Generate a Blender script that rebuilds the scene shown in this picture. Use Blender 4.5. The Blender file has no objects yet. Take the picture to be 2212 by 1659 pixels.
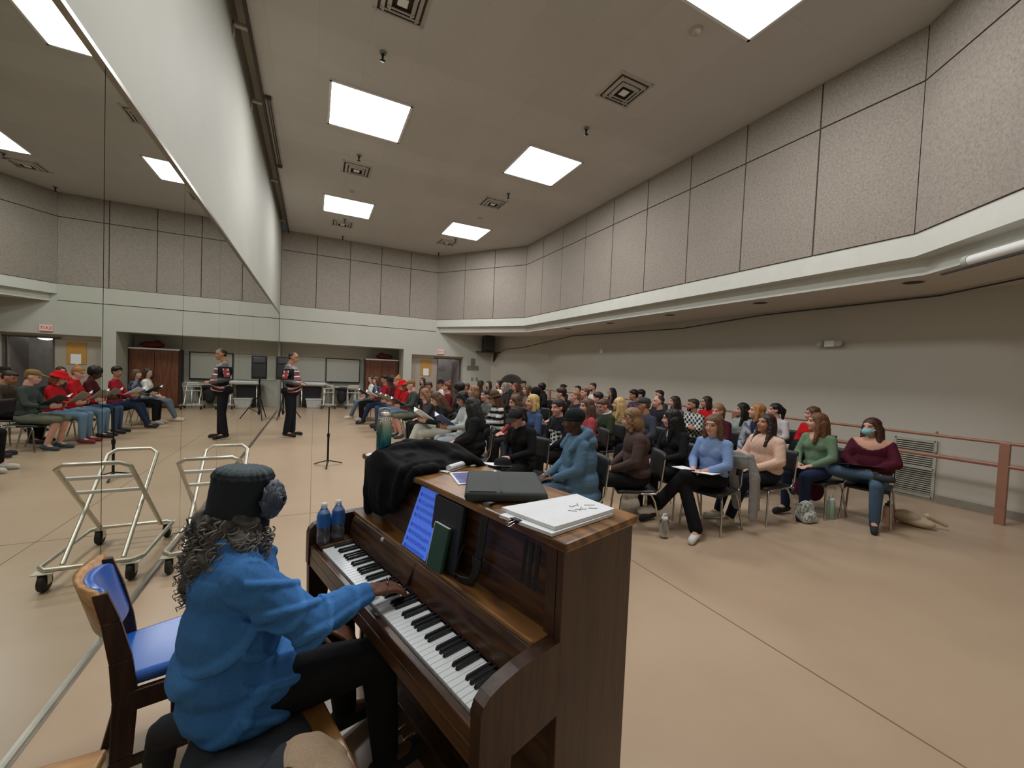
import bpy, math, random
import numpy as np
from mathutils import Vector, Matrix
random.seed(7); RNG = np.random.default_rng(7)
PI = math.pi; LAMP_W=152; EXPO=-0.95
COL = bpy.context.scene.collection

# ---------------------------------------------------------------- mesh builder
class G:
    def __init__(s): s.v=[]; s.f=[]; s.m=[]; s.s=[]
    def add(s, vs, fs, m=0, sm=False):
        o=len(s.v); s.v.extend([tuple(map(float,p)) for p in vs])
        for f in fs: s.f.append([o+i for i in f]); s.m.append(m); s.s.append(sm)
        return s
    def box(s, c, sz, R=None, m=0):
        c=np.array(c,float); h=np.array(sz,float)/2
        P=np.array([[x,y,z] for x in(-1,1) for y in(-1,1) for z in(-1,1)])*h
        if R is not None: P=P@np.array(R).T
        return s.add(P+c,[(0,1,3,2),(4,6,7,5),(0,4,5,1),(2,3,7,6),(0,2,6,4),(1,5,7,3)],m)
    def hexa(s, lo, hi, m=0):   # lo/hi: four corner points each, in the same order
        return s.add(list(lo)+list(hi),[(3,2,1,0),(4,5,6,7),(0,1,5,4),(1,2,6,5),(2,3,7,6),(3,0,4,7)],m)
    def quad(s,a,b,c,d,m=0): return s.add([a,b,c,d],[(0,1,2,3)],m)
    def cyl(s,p0,p1,r0,r1=None,n=12,m=0,caps=True,sm=True):
        r1=r0 if r1 is None else r1
        p0=np.array(p0,float);p1=np.array(p1,float);d=p1-p0;d/=np.linalg.norm(d)+1e-12
        a=np.cross(d,[0,0,1.]) if abs(d[2])<.9 else np.cross(d,[1.,0,0]); a/=np.linalg.norm(a); b=np.cross(d,a)
        t=np.linspace(0,2*PI,n,endpoint=False); ring=np.outer(np.cos(t),a)+np.outer(np.sin(t),b)
        vs=list(p0+ring*r0)+list(p1+ring*r1)
        s.add(vs,[(i,(i+1)%n,n+(i+1)%n,n+i) for i in range(n)],m,sm)
        if caps:
            s.add(list(p0+ring*r0),[tuple(reversed(range(n)))],m); s.add(list(p1+ring*r1),[tuple(range(n))],m)
        return s
    def tube(s,pts,r,n=8,m=0,closed=False,flat=1.0):
        P=np.array(pts,float); k=len(P); rr=np.broadcast_to(np.array(r,float),(k,))
        T=np.zeros_like(P)
        for i in range(k):
            a=P[(i-1)%k] if (closed or i>0) else P[i]; b=P[(i+1)%k] if (closed or i<k-1) else P[i]
            T[i]=(b-a)/(np.linalg.norm(b-a)+1e-12)
        u=np.cross(T[0],[0,0,1.]); 
        if np.linalg.norm(u)<.1: u=np.cross(T[0],[1.,0,0])
        u/=np.linalg.norm(u); vs=[]
        t=np.linspace(0,2*PI,n,endpoint=False)
        for i in range(k):
            u=u-T[i]*(u@T[i]); u/=np.linalg.norm(u)+1e-12; w=np.cross(T[i],u)
            vs.extend(P[i]+rr[i]*(np.outer(np.cos(t),u)+flat*np.outer(np.sin(t),w)))
        fs=[]; kk=k if closed else k-1
        for i in range(kk):
            j=(i+1)%k
            for q in range(n): fs.append((i*n+q,i*n+(q+1)%n,j*n+(q+1)%n,j*n+q))
        s.add(vs,fs,m,True)
        if not closed:
            s.add(vs[:n],[tuple(reversed(range(n)))],m); s.add(vs[-n:],[tuple(range(n))],m)
        return s
    def ell(s,c,r,R=None,nu=14,nv=9,m=0):
        vs,fs=ell_geo(c,r,R,nu,nv); return s.add(vs,fs,m,True)
    def lathe(s,prof,c=(0,0,0),n=24,m=0,sm=True,R=None):
        c=np.array(c,float); vs=[]; t=np.linspace(0,2*PI,n,endpoint=False)
        for r,z in prof:
            P=np.stack([r*np.cos(t),r*np.sin(t),np.full(n,z)],1)
            if R is not None: P=P@np.array(R).T
            vs.extend(P+c)
        fs=[(i*n+q,i*n+(q+1)%n,(i+1)*n+(q+1)%n,(i+1)*n+q) for i in range(len(prof)-1) for q in range(n)]
        s.add(vs,fs,m,sm)
        if prof[0][0]>1e-6: s.add(vs[:n],[tuple(reversed(range(n)))],m)
        if prof[-1][0]>1e-6: s.add(vs[-n:],[tuple(range(n))],m)
        return s
    def prism(s,poly,O,U,V,Wd,m=0,sm=False):  # poly in (u,v), swept along vector Wd
        O=np.array(O,float);U=np.array(U,float);V=np.array(V,float);Wd=np.array(Wd,float);n=len(poly)
        A=[O+U*a+V*b for a,b in poly]; B=[p+Wd for p in A]
        s.add(A+B,[tuple(reversed(range(n))),tuple(range(n,2*n))],m)
        s.add(A+B,[(i,(i+1)%n,n+(i+1)%n,n+i) for i in range(n)],m,sm)
        return s
def ell_geo(c,r,R=None,nu=14,nv=9):
    vs=[(0,0,-1)]
    for j in range(1,nv):
        a=-PI/2+PI*j/nv
        for i in range(nu):
            b=2*PI*i/nu; vs.append((math.cos(a)*math.cos(b),math.cos(a)*math.sin(b),math.sin(a)))
    vs.append((0,0,1)); P=np.array(vs)*np.array(r,float)
    if R is not None: P=P@np.array(R).T
    P=P+np.array(c,float); fs=[]
    for i in range(nu): fs.append((0,1+(i+1)%nu,1+i))
    for j in range(nv-2):
        for i in range(nu):
            a=1+j*nu+i;b=1+j*nu+(i+1)%nu; fs.append((a,b,b+nu,a+nu))
    L=len(vs)-1
    for i in range(nu): fs.append((L,1+(nv-2)*nu+i,1+(nv-2)*nu+(i+1)%nu))
    return P,fs
def cap_geo(p0,p1,r0,r1,n=12,flat=None):
    p0=np.array(p0,float);p1=np.array(p1,float);d=p1-p0;L=np.linalg.norm(d);d=d/(L+1e-9)
    a=np.cross(d,[0,0,1.]) if abs(d[2])<.9 else np.cross(d,[1.,0,0]); a/=np.linalg.norm(a); b=np.cross(d,a)
    rows=[(-1,0,p0,r0)]
    for t in (-60,-30,0): rows.append((math.sin(math.radians(t)),math.cos(math.radians(t)),p0,r0))
    for t in (0,30,60): rows.append((math.sin(math.radians(t)),math.cos(math.radians(t)),p1,r1))
    rows.append((1,0,p1,r1)); t=np.linspace(0,2*PI,n,endpoint=False)
    ring=np.outer(np.cos(t),a)+np.outer(np.sin(t),b)
    vs=[p0-d*r0]
    for sn,cs,p,r in rows[1:-1]: vs.extend(p+d*sn*r+ring*cs*r)
    vs.append(p1+d*r1); fs=[]; k=len(rows)-2
    for i in range(n): fs.append((0,1+(i+1)%n,1+i))
    for j in range(k-1):
        for i in range(n):
            A=1+j*n+i;B=1+j*n+(i+1)%n; fs.append((A,B,B+n,A+n))
    Lv=len(vs)-1
    for i in range(n): fs.append((Lv,1+(k-1)*n+i,1+(k-1)*n+(i+1)%n))
    return np.array(vs),fs

def put(o, label=None, cat=None, group=None, kind=None):
    if label: o['label']=label
    if cat: o['category']=cat
    if group: o['group']=group
    if kind: o['kind']=kind
    return o
def mk(name,g,mats,parent=None,loc=None,rot=None,bevel=0,label=None,cat=None,group=None,kind=None,seg=2,angle=40):
    me=bpy.data.meshes.new(name); me.from_pydata(g.v,[],g.f)
    mats=mats if isinstance(mats,(list,tuple)) else [mats]
    for q in mats: me.materials.append(q)
    me.polygons.foreach_set('material_index',g.m); me.polygons.foreach_set('use_smooth',g.s); me.update()
    o=bpy.data.objects.new(name,me); COL.objects.link(o)
    if parent: o.parent=parent
    if loc is not None: o.location=loc
    if rot is not None: o.rotation_euler=rot
    if bevel:
        b=o.modifiers.new('bevel','BEVEL'); b.width=bevel; b.segments=seg; b.limit_method='ANGLE'; b.angle_limit=math.radians(angle); b.harden_normals=False
    return put(o,label,cat,group,kind)
def empty(name,loc=(0,0,0),rz=0,label=None,cat=None,group=None):
    o=bpy.data.objects.new(name,None); o.empty_display_size=.1; COL.objects.link(o); o.location=loc; o.rotation_euler=(0,0,rz)
    return put(o,label,cat,group)
def struct(name,g,mats,bevel=0,parent=None): return mk(name,g,mats,parent=parent,bevel=bevel,kind='structure' if parent is None else None)
def copy_tree(o,parent=None):
    c=o.copy(); COL.objects.link(c)
    if parent is not None: c.parent=parent
    for ch in list(o.children): copy_tree(ch,c)
    return c
def rotz(a): return np.array([[math.cos(a),-math.sin(a),0],[math.sin(a),math.cos(a),0],[0,0,1.]])
def rotx(a): return np.array([[1.,0,0],[0,math.cos(a),-math.sin(a)],[0,math.sin(a),math.cos(a)]])
def roty(a): return np.array([[math.cos(a),0,math.sin(a)],[0,1.,0],[-math.sin(a),0,math.cos(a)]])

# ---------------------------------------------------------------- materials
def srgb(r,g,b):
    f=lambda c:(c/255/12.92 if c<=10 else ((c/255+.055)/1.055)**2.4)
    return (f(r),f(g),f(b))
def base(name):
    m=bpy.data.materials.new(name); m.use_nodes=True; nt=m.node_tree
    return m,nt,nt.nodes['Principled BSDF']
def noise_node(nt,scale,detail=4,rough=.55,stretch=None,coord='Object'):
    tc=nt.nodes.new('ShaderNodeTexCoord'); n=nt.nodes.new('ShaderNodeTexNoise'); n.inputs['Scale'].default_value=scale; n.inputs['Detail'].default_value=detail; n.inputs['Roughness'].default_value=rough
    if stretch:
        mp=nt.nodes.new('ShaderNodeMapping'); mp.inputs['Scale'].default_value=stretch
        nt.links.new(tc.outputs[coord],mp.inputs['Vector']); nt.links.new(mp.outputs['Vector'],n.inputs['Vector'])
    else: nt.links.new(tc.outputs[coord],n.inputs['Vector'])
    return n
def ramp(nt,src,stops):
    r=nt.nodes.new('ShaderNodeValToRGB'); nt.links.new(src,r.inputs['Fac']); el=r.color_ramp.elements
    while len(el)<len(stops): el.new(.5)
    for e,(p,c) in zip(el,stops): e.position=p; e.color=(*c,1)
    return r
def bump(nt,b,src,strength=.2,dist=.01):
    n=nt.nodes.new('ShaderNodeBump'); n.inputs['Strength'].default_value=strength; n.inputs['Distance'].default_value=dist
    nt.links.new(src,n.inputs['Height']); nt.links.new(n.outputs['Normal'],b.inputs['Normal'])
def mat(name,c,rough=.5,metal=0,spec=.5,var=.12,vscale=6,bmp=0,bscale=60,trans=0,alpha=1,emit=None,estr=0,stretch=None,coat=0):
    m,nt,b=base(name); c=np.array(c)
    n=noise_node(nt,vscale,stretch=stretch)
    r=ramp(nt,n.outputs['Fac'],[(.3,tuple(c*(1-var))),(.7,tuple(np.minimum(c*(1+var),1)))])
    nt.links.new(r.outputs['Color'],b.inputs['Base Color'])
    b.inputs['Roughness'].default_value=rough; b.inputs['Metallic'].default_value=metal; b.inputs['Specular IOR Level'].default_value=spec
    if trans: b.inputs['Transmission Weight'].default_value=trans
    if coat: b.inputs['Coat Weight'].default_value=coat; b.inputs['Coat Roughness'].default_value=.15
    if alpha<1: b.inputs['Alpha'].default_value=alpha
    if emit is not None: b.inputs['Emission Color'].default_value=(*emit,1); b.inputs['Emission Strength'].default_value=estr
    if bmp:
        n2=noise_node(nt,bscale,6); bump(nt,b,n2.outputs['Fac'],bmp)
    return m
def wood(name,c1,c2,rough=.35,scale=3,stretch=(1,12,12),spec=.5):
    m,nt,b=base(name); n=noise_node(nt,scale,8,.65,stretch); n2=noise_node(nt,scale*.35,3,.5,stretch)
    w=nt.nodes.new('ShaderNodeMath'); w.operation='MULTIPLY_ADD'; nt.links.new(n2.outputs['Fac'],w.inputs[0]); w.inputs[1].default_value=6; nt.links.new(n.outputs['Fac'],w.inputs[2])
    w2=nt.nodes.new('ShaderNodeMath'); w2.operation='FRACT'; nt.links.new(w.outputs[0],w2.inputs[0])
    r=ramp(nt,w2.outputs[0],[(0,c2),(.45,c1),(.8,tuple((np.array(c1)+np.array(c2))/2)),(1,c2)])
    nt.links.new(r.outputs['Color'],b.inputs['Base Color']); b.inputs['Roughness'].default_value=rough; b.inputs['Specular IOR Level'].default_value=spec
    bump(nt,b,n.outputs['Fac'],.08); return m
def attr_mat(name,rough,spec=.3,bmp=.15,bscale=120,stretch=None,sheen=0,sss=0):
    m,nt,b=base(name); a=nt.nodes.new('ShaderNodeAttribute'); a.attribute_name='Col'
    n=noise_node(nt,bscale,4,.6,stretch)
    mx=nt.nodes.new('ShaderNodeMix'); mx.data_type='RGBA'; mx.blend_type='MULTIPLY'; mx.inputs['Factor'].default_value=.35
    r=ramp(nt,n.outputs['Fac'],[(.3,(.6,.6,.6)),(.7,(1.25,1.25,1.25))])
    nt.links.new(a.outputs['Color'],mx.inputs['A']); nt.links.new(r.outputs['Color'],mx.inputs['B']); nt.links.new(mx.outputs['Result'],b.inputs['Base Color'])
    b.inputs['Roughness'].default_value=rough; b.inputs['Specular IOR Level'].default_value=spec
    if sheen: b.inputs['Sheen Weight'].default_value=sheen
    if sss: b.inputs['Subsurface Weight'].default_value=sss; b.inputs['Subsurface Radius'].default_value=(.02,.008,.004); b.inputs['Subsurface Scale'].default_value=.3
    bump(nt,b,n.outputs['Fac'],bmp,.004); return m
M={}
M['skin']=attr_mat('skin',.5,.35,.06,60)
M['cloth']=attr_mat('cloth',.85,.2,.3,140,sheen=.0)
M['hair']=attr_mat('hair',.5,.35,.35,55,(1.6,1.6,.18))
M['fascia']=mat('fascia paint',srgb(206,206,196),.7,var=.03)
M['wall_white']=mat('painted wall',srgb(172,172,160),.7,var=.03,vscale=1.5,bmp=.03)
M['wall_lower']=mat('beige painted wall',srgb(190,185,172),.75,var=.03,vscale=.8,bmp=.03)
M['wall_cream']=mat('cream painted wall',srgb(184,184,172),.7,var=.03,vscale=1.2,bmp=.03)
M['dark_gap']=mat('dark joint',srgb(70,64,58),.9)
M['soffit']=mat('soffit paint',srgb(205,197,185),.8,var=.03)
def panel_mat():
    m,nt,b=base('acoustic panel board'); n=noise_node(nt,34,5,.75); n2=noise_node(nt,1.3,3)
    r=ramp(nt,n.outputs['Fac'],[(.32,srgb(134,124,113)),(.5,srgb(153,144,133)),(.68,srgb(165,157,147))])
    r2=ramp(nt,n2.outputs['Fac'],[(.3,(.93,.93,.93)),(.7,(1,1,1))])
    mx=nt.nodes.new('ShaderNodeMix'); mx.data_type='RGBA'; mx.blend_type='MULTIPLY'; mx.inputs['Factor'].default_value=1
    nt.links.new(r.outputs['Color'],mx.inputs['A']); nt.links.new(r2.outputs['Color'],mx.inputs['B']); nt.links.new(mx.outputs['Result'],b.inputs['Base Color'])
    b.inputs['Roughness'].default_value=.95; b.inputs['Specular IOR Level'].default_value=.1; bump(nt,b,n.outputs['Fac'],.25); return m
M['panel']=panel_mat()
def ceil_mat():
    m,nt,b=base('ceiling tile'); tc=nt.nodes.new('ShaderNodeTexCoord')
    br=nt.nodes.new('ShaderNodeTexBrick'); br.offset=0; br.inputs['Scale'].default_value=1
    br.inputs['Brick Width'].default_value=.61; br.inputs['Row Height'].default_value=1.2; br.inputs['Mortar Size'].default_value=.003; br.inputs['Mortar Smooth'].default_value=.6
    br.inputs['Color1'].default_value=(*srgb(194,192,185),1); br.inputs['Color2'].default_value=(*srgb(199,196,190),1); br.inputs['Mortar'].default_value=(*srgb(178,175,168),1)
    mp=nt.nodes.new('ShaderNodeMapping'); mp.inputs['Location'].default_value=(.05,.55,0)
    nt.links.new(tc.outputs['Object'],mp.inputs['Vector']); nt.links.new(mp.outputs['Vector'],br.inputs['Vector'])
    n=noise_node(nt,.7,3); r=ramp(nt,n.outputs['Fac'],[(.3,(.94,.93,.92)),(.7,(1,1,1))])
    mx=nt.nodes.new('ShaderNodeMix'); mx.data_type='RGBA'; mx.blend_type='MULTIPLY'; mx.inputs['Factor'].default_value=1
    nt.links.new(br.outputs['Color'],mx.inputs['A']); nt.links.new(r.outputs['Color'],mx.inputs['B']); nt.links.new(mx.outputs['Result'],b.inputs['Base Color'])
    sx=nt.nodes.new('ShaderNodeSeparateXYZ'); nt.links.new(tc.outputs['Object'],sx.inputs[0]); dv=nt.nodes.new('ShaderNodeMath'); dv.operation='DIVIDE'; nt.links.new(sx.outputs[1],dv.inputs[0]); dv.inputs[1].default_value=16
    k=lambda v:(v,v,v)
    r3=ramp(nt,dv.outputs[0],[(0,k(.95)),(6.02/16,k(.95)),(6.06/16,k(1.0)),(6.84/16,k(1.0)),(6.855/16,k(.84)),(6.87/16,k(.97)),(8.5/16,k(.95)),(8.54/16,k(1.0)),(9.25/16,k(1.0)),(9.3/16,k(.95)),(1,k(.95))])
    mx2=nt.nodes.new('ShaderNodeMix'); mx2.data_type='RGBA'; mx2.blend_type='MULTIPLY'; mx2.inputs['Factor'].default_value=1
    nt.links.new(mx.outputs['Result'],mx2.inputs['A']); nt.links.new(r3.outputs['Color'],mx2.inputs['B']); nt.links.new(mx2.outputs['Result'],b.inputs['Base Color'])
    b.inputs['Roughness'].default_value=.95; b.inputs['Specular IOR Level'].default_value=.1; return m
M['ceiling']=ceil_mat()
def floor_mat():
    m,nt,b=base('tan sealed floor'); n=noise_node(nt,.45,5,.6); n2=noise_node(nt,7,4,.6)
    r=ramp(nt,n.outputs['Fac'],[(.3,srgb(176,150,124)),(.55,srgb(186,162,135)),(.75,srgb(192,170,144))])
    nt.links.new(r.outputs['Color'],b.inputs['Base Color'])
    b.inputs['Roughness'].default_value=.30
    b.inputs['Specular IOR Level'].default_value=.45
    return m
M['floor']=floor_mat()
def mirror_mat():
    m,nt,b=base('mirror glass'); n=noise_node(nt,.8,2)
    r=ramp(nt,n.outputs['Fac'],[(.3,(.70,.73,.68)),(.7,(.73,.755,.71))]); nt.links.new(r.outputs['Color'],b.inputs['Base Color'])
    b.inputs['Metallic'].default_value=1; b.inputs['Roughness'].default_value=.0; return m
M['mirror']=mirror_mat()
M['chrome']=mat('chrome tube',srgb(190,188,180),.22,1,var=.05)
M['alu']=mat('aluminium channel',srgb(150,146,136),.35,1)
M['steel']=mat('galvanised steel tube',srgb(205,200,184),.35,.75,var=.1)
M['black_plastic']=mat('black plastic',srgb(26,26,28),.45,var=.2)
M['black_metal']=mat('black metal',srgb(20,20,21),.4,.3)
M['black_vinyl']=mat('black vinyl',srgb(38,39,41),.5,var=.2,bmp=.05)
M['rubber']=mat('rubber wheel',srgb(34,32,30),.7)
M['white']=mat('white plastic',srgb(225,225,220),.4,var=.03)
M['paper']=mat('white paper',srgb(232,234,236),.8,var=.03,vscale=20)
M['red_letter']=mat('red letters',srgb(205,50,45),.5)
M['cork']=mat('cork board',srgb(186,138,70),.9,var=.15,vscale=40)
M['brown_laminate']=wood('brown laminate',srgb(112,62,30),srgb(86,45,22),.5,2,(8,8,.7))
M['dark_wood']=wood('dark walnut',srgb(66,36,24),srgb(38,20,13),.4,3,(9,9,1))
M['oak_light']=wood('light oak',srgb(196,148,92),srgb(166,116,64),.4,3,(1,9,9))
M['oak_top']=wood('figured oak top',srgb(156,110,60),srgb(86,52,24),.3,2.2,(6,1.6,6))
M['oak_dark']=wood('dark stained oak',srgb(74,47,28),srgb(54,32,18),.38,3,(9,9,.9))
M['oak_dark_h']=wood('dark oak along',srgb(92,60,34),srgb(54,32,17),.3,3,(9,1.0,9))
M['blue_vinyl']=mat('blue vinyl',srgb(30,92,178),.3,var=.08,coat=.3,bmp=.02)
M['key_white']=mat('white key plastic',srgb(228,232,232),.3,var=.02)
M['key_black']=mat('black key',srgb(16,16,17),.35)
M['brass']=mat('brass',srgb(190,160,100),.25,1)
M['glass_clear']=mat('clear plastic',(.92,.95,.97),.08,trans=.95,spec=.5,var=.02)
M['copper_rail']=mat('dull pink painted rail',srgb(158,112,92),.4,.1,var=.08)
M['lamp']=mat('lamp diffuser',(1,1,1),.6,var=.0,emit=(.94,.97,1.0),estr=13)
M['frame_white']=mat('lamp frame',srgb(220,220,216),.5,var=.02)
M['vent']=mat('painted vent metal',srgb(176,170,160),.5,var=.06)
M['vent_dark']=mat('vent opening',srgb(70,64,58),.9)
M['whiteboard']=mat('whiteboard',srgb(205,207,198),.4,var=.03)
M['table_top']=mat('grey table top',srgb(190,190,184),.5)
M['grey_wall']=mat('grey hallway wall',srgb(126,118,118),.8)
M['speaker_cone']=mat('speaker grille',srgb(40,40,42),.6,bmp=.3,bscale=200)
M['grey_plate']=mat('grey plate',srgb(112,116,104),.6)
M['denim_dark']=mat('dark cloth',srgb(34,34,37),.9,var=.25,vscale=12,bmp=.3)
# ---------------------------------------------------------------- the room (metres: X right, Y away from camera, Z up)
XM=-1.067; YF=15.656; YB=-.80; XR=6.58; ZC=6.045; XL=8.22; ZS=3.06
g=G(); g.quad((-2.6,YB-.3,0),(9,YB-.3,0),(9,18.6,0),(-2.6,18.6,0)); floor=struct('floor',g,M['floor'])
g=G()
for x0 in (2.615,): g.box((x0,6.5,.0004),(.009,14.5,.0012))
g.box((-.0,7.0,.0004),(0.006,17,.0012)); g.box((3.2,10.6,.0004),(9,.006,.0012)); g.box((3.2,4.9,.0004),(9,.006,.0012))
struct('trim_1',g,mat('floor joint',srgb(120,98,76),.8))
# ceiling
up=[(-.88,YB),(4.3,YB),(XR,2.33),(XR,12.56),(4.29,YF),(-.88,YF)]
g=G(); g.add([(x,y,ZC) for x,y in up],[tuple(reversed(range(6)))]); struct('ceiling',g,M['ceiling'])
g=G()   # slot between ceiling edge and left wall
g.quad((-.88,YB,ZC),(-.88,YF,ZC),(-.88,YF,6.42),(-.88,YB,6.42)); g.quad((XM,YB,6.42),(-.88,YB,6.42),(-.88,YF,6.42),(XM,YF,6.42)); struct('trim_2',g,M['wall_lower'])
g=G(); g.box((-.868,(YB+YF)/2,ZC-.035),(.035,YF-YB,.07)); struct('trim_3',g,M['dark_gap'])
for y in (6.58,8.3,11.6,14.7,3.6):
    g=G(); g.box((-.975,y,6.07),(.19,.07,.05)); g.box((XM+.012,y,6.0),(.02,.07,.18)); mk('ceiling_track_bracket',g,M['vent'],bevel=.004,label='',cat='bracket')
for o,t in zip([o for o in COL.objects if o.name.startswith('ceiling_track_bracket')],('second bracket from the camera','third bracket from the camera','fourth bracket from the camera','bracket nearest the far wall','bracket nearest the camera')): o['label']='small grey bracket bridging wall and ceiling track, '+t; o['group']='track brackets'
g=G()
for dx in (0,.035): g.tube([(-.80+dx,8.0,ZC-.05),(-.80+dx,10.6,ZC-.05)],.011,6)
for y in (8.0,10.6): g.box((-.79,y,ZC-.025),(.09,.06,.05))
mk('ceiling_conduit',g,M['dark_gap'],label='pair of thin dark conduits running along the ceiling edge above the mirror wall',cat='pipe')
# left wall above mirror and behind it
g=G(); g.box((XM-.1,(YB+YF)/2,(3.235+6.42)/2),(.2,YF-YB+.2,6.42-3.235)); g.box((XM-.13,(YB+YF)/2,1.6),(.2,YF-YB+.2,3.27)); struct('wall_left',g,M['wall_white'])
g=G(); g.box((XM+.008,(YB+15.42)/2,3.235),(.022,15.42-YB,.028)); struct('trim_4',g,M['alu'])
g=G(); g.box((XM+.007,(YB+15.42)/2,.012),(.014,15.42-YB,.024)); g.box((XM+.016,(YB+15.42)/2,.003),(.01,15.42-YB,.006)); struct('baseboard_left',g,M['alu'])
seams=[YB+.02,1.53,3.05,4.574,6.1,7.62,9.14,10.67,12.19,13.72,15.42]
words=['nearest the camera','second from the camera','third from the camera','fourth from the camera','fifth from the camera','fifth from the far corner','fourth from the far corner','third from the far corner','second from the far corner','at the far corner']
for i in range(10):
    g=G(); y0=seams[i]+.004; y1=seams[i+1]-.004
    g.quad((XM,y0,.024),(XM,y1,.024),(XM,y1,3.222),(XM,y0,3.222))
    mk('mirror_panel',g,M['mirror'],label='tall frameless wall mirror panel on left wall, '+words[i],cat='mirror',group='mirror panels along the left wall')
g=G(); g.quad((XM-.012,YB,.02),(XM-.012,15.42,.02),(XM-.012,15.42,3.23),(XM-.012,YB,3.23)); struct('trim_5',g,M['dark_gap'])
# upper acoustic panels: backing + proud boards
def panel_wall(name,A,B,n,z0=3.545,zs=5.385,z1=ZC,gap=.022,proud=.018):
    A=np.array([*A,0.]);B=np.array([*B,0.]);d=B-A;L=np.linalg.norm(d);d/=L;nrm=np.array([-d[1],d[0],0])
    c=(A+B)/2
    if (np.array([2.5,7.5,0])-c)@nrm<0: nrm=-nrm
    g=G(); R=np.stack([d,nrm,[0,0,1]],1)
    g.box(c-nrm*.06+np.array([0,0,(z0+z1)/2]),(L+.1,.12,z1-z0),R,1)
    for i in range(n):
        p=A+d*(L*(i+.5)/n)
        for a,b in ((z0+.01,zs-gap/2),(zs+gap/2,z1-.004)):
            g.box(p+nrm*proud/2+np.array([0,0,(a+b)/2]),(L/n-gap,proud,b-a),R,0)
    return struct(name,g,[M['panel'],M['dark_gap']])
panel_wall('wall_far',(XM,YF),(4.29,YF),5)
panel_wall('wall_far_corner',(4.29,YF),(XR,12.56),3)
panel_wall('wall_right',(XR,12.56),(XR,2.33),9)
panel_wall('wall_near_corner',(XR,2.33),(4.3,YB),3)
panel_wall('wall_back',(4.3,YB),(XM,YB),5)
# balcony fascia + recessed lip + soffit (follow the upper outline)
line=[(4.29,YF),(XR,12.56),(XR,2.33),(4.3,YB)]
def off(poly,d):    # offset polyline outward (away from room centre)
    out=[]
    for i,p in enumerate(poly):
        ns=[]
        for a,b in ((i-1,i),(i,i+1)):
            if 0<=a and b<len(poly):
                t=np.array(poly[b])-np.array(poly[a]); t=t/np.linalg.norm(t); n=np.array([-t[1],t[0]])
                if n@(np.array([2.5,7.5])-np.array(poly[a]))>0: n=-n
                ns.append(n)
        n=sum(ns); n=n/np.linalg.norm(n); k=d/(n@ns[0]); out.append(tuple(np.array(p)+n*k))
    out[0]=(out[0][0]+0,YF) if abs(poly[0][1]-YF)<.01 else out[0]
    return out
inner=off(line,.20); lip=off(line,.16)
g=G()
def band(g,P,Q,z0,z1,m=0):
    for i in range(len(P)-1): g.quad((*P[i],z0),(*P[i+1],z0),(*Q[i+1],z1),(*Q[i],z1),m)
fr=off(line,-.0)
band(g,fr,fr,3.27,3.545); band(g,fr,inner,3.27,3.265); band(g,inner,inner,3.10,3.265); band(g,inner,lip,3.10,3.095); band(g,lip,lip,ZS,3.095)
low=off(line,-.012); struct('trim_6',g,M['fascia'])
g=G()
for i in range(3): g.quad((*lip[i],ZS),(*lip[i+1],ZS),(*off(line,2.4)[i+1],ZS),(*off(line,2.4)[i],ZS))
struct('ceiling_soffit',g,M['soffit'])
lowl=[(6.70,YF),(XL,13.52),(XL,YB)]
g=G(); band(g,lowl,lowl,0,ZS+.02); struct('wall_right_lower',g,M['wall_lower'])
g=G()
for i in range(2):
    a=np.array([*lowl[i],0]);b=np.array([*lowl[i+1],0]);d=(b-a)/np.linalg.norm(b-a);n=np.array([-d[1],d[0],0]); n=n if n@(np.array([2.5,7.5,0])-a)>0 else -n
    g.box((a+b)/2+n*.008+np.array([0,0,.055]),(np.linalg.norm(b-a),.016,.11),np.stack([d,n,[0,0,1]],1))
struct('baseboard_right',g,mat('grey baseboard',srgb(150,144,132),.6))
# far wall below the panels, with alcove and door recess
AX=3.055; DX0,DX1=3.37,5.47
g=G()
def wl(x0,x1,z0,z1,y=YF): g.quad((x0,y,z0),(x1,y,z0),(x1,y,z1),(x0,y,z1))
wl(XM,4.29,3.10,3.545,YF-.012); wl(XM,4.29,2.33,3.085); wl(4.29,6.9,2.15,3.6); wl(AX,DX0,0,2.33); wl(DX0,4.29,2.15,2.33); wl(DX1,6.75,0,2.15); 
struct('wall_far_lower',g,M['wall_cream'])
g=G(); g.box(((XM+4.29)/2,YF+.01,3.09),(4.29-XM,.03,.016)); struct('trim_7',g,M['dark_gap'])
YA=17.0
g=G(); g.quad((XM-.0,YA,0),(AX,YA,0),(AX,YA,2.33),(XM,YA,2.33)); g.quad((XM-.02,YF,0),(XM-.02,YA,0),(XM-.02,YA,2.33),(XM-.02,YF,2.33)); g.quad((AX,YF,0),(AX,YA,0),(AX,YA,2.33),(AX,YF,2.33)); g.quad((XM-.02,YF,2.33),(AX,YF,2.33),(AX,YA,2.33),(XM-.02,YA,2.33)); struct('wall_alcove',g,M['wall_cream'])
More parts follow.
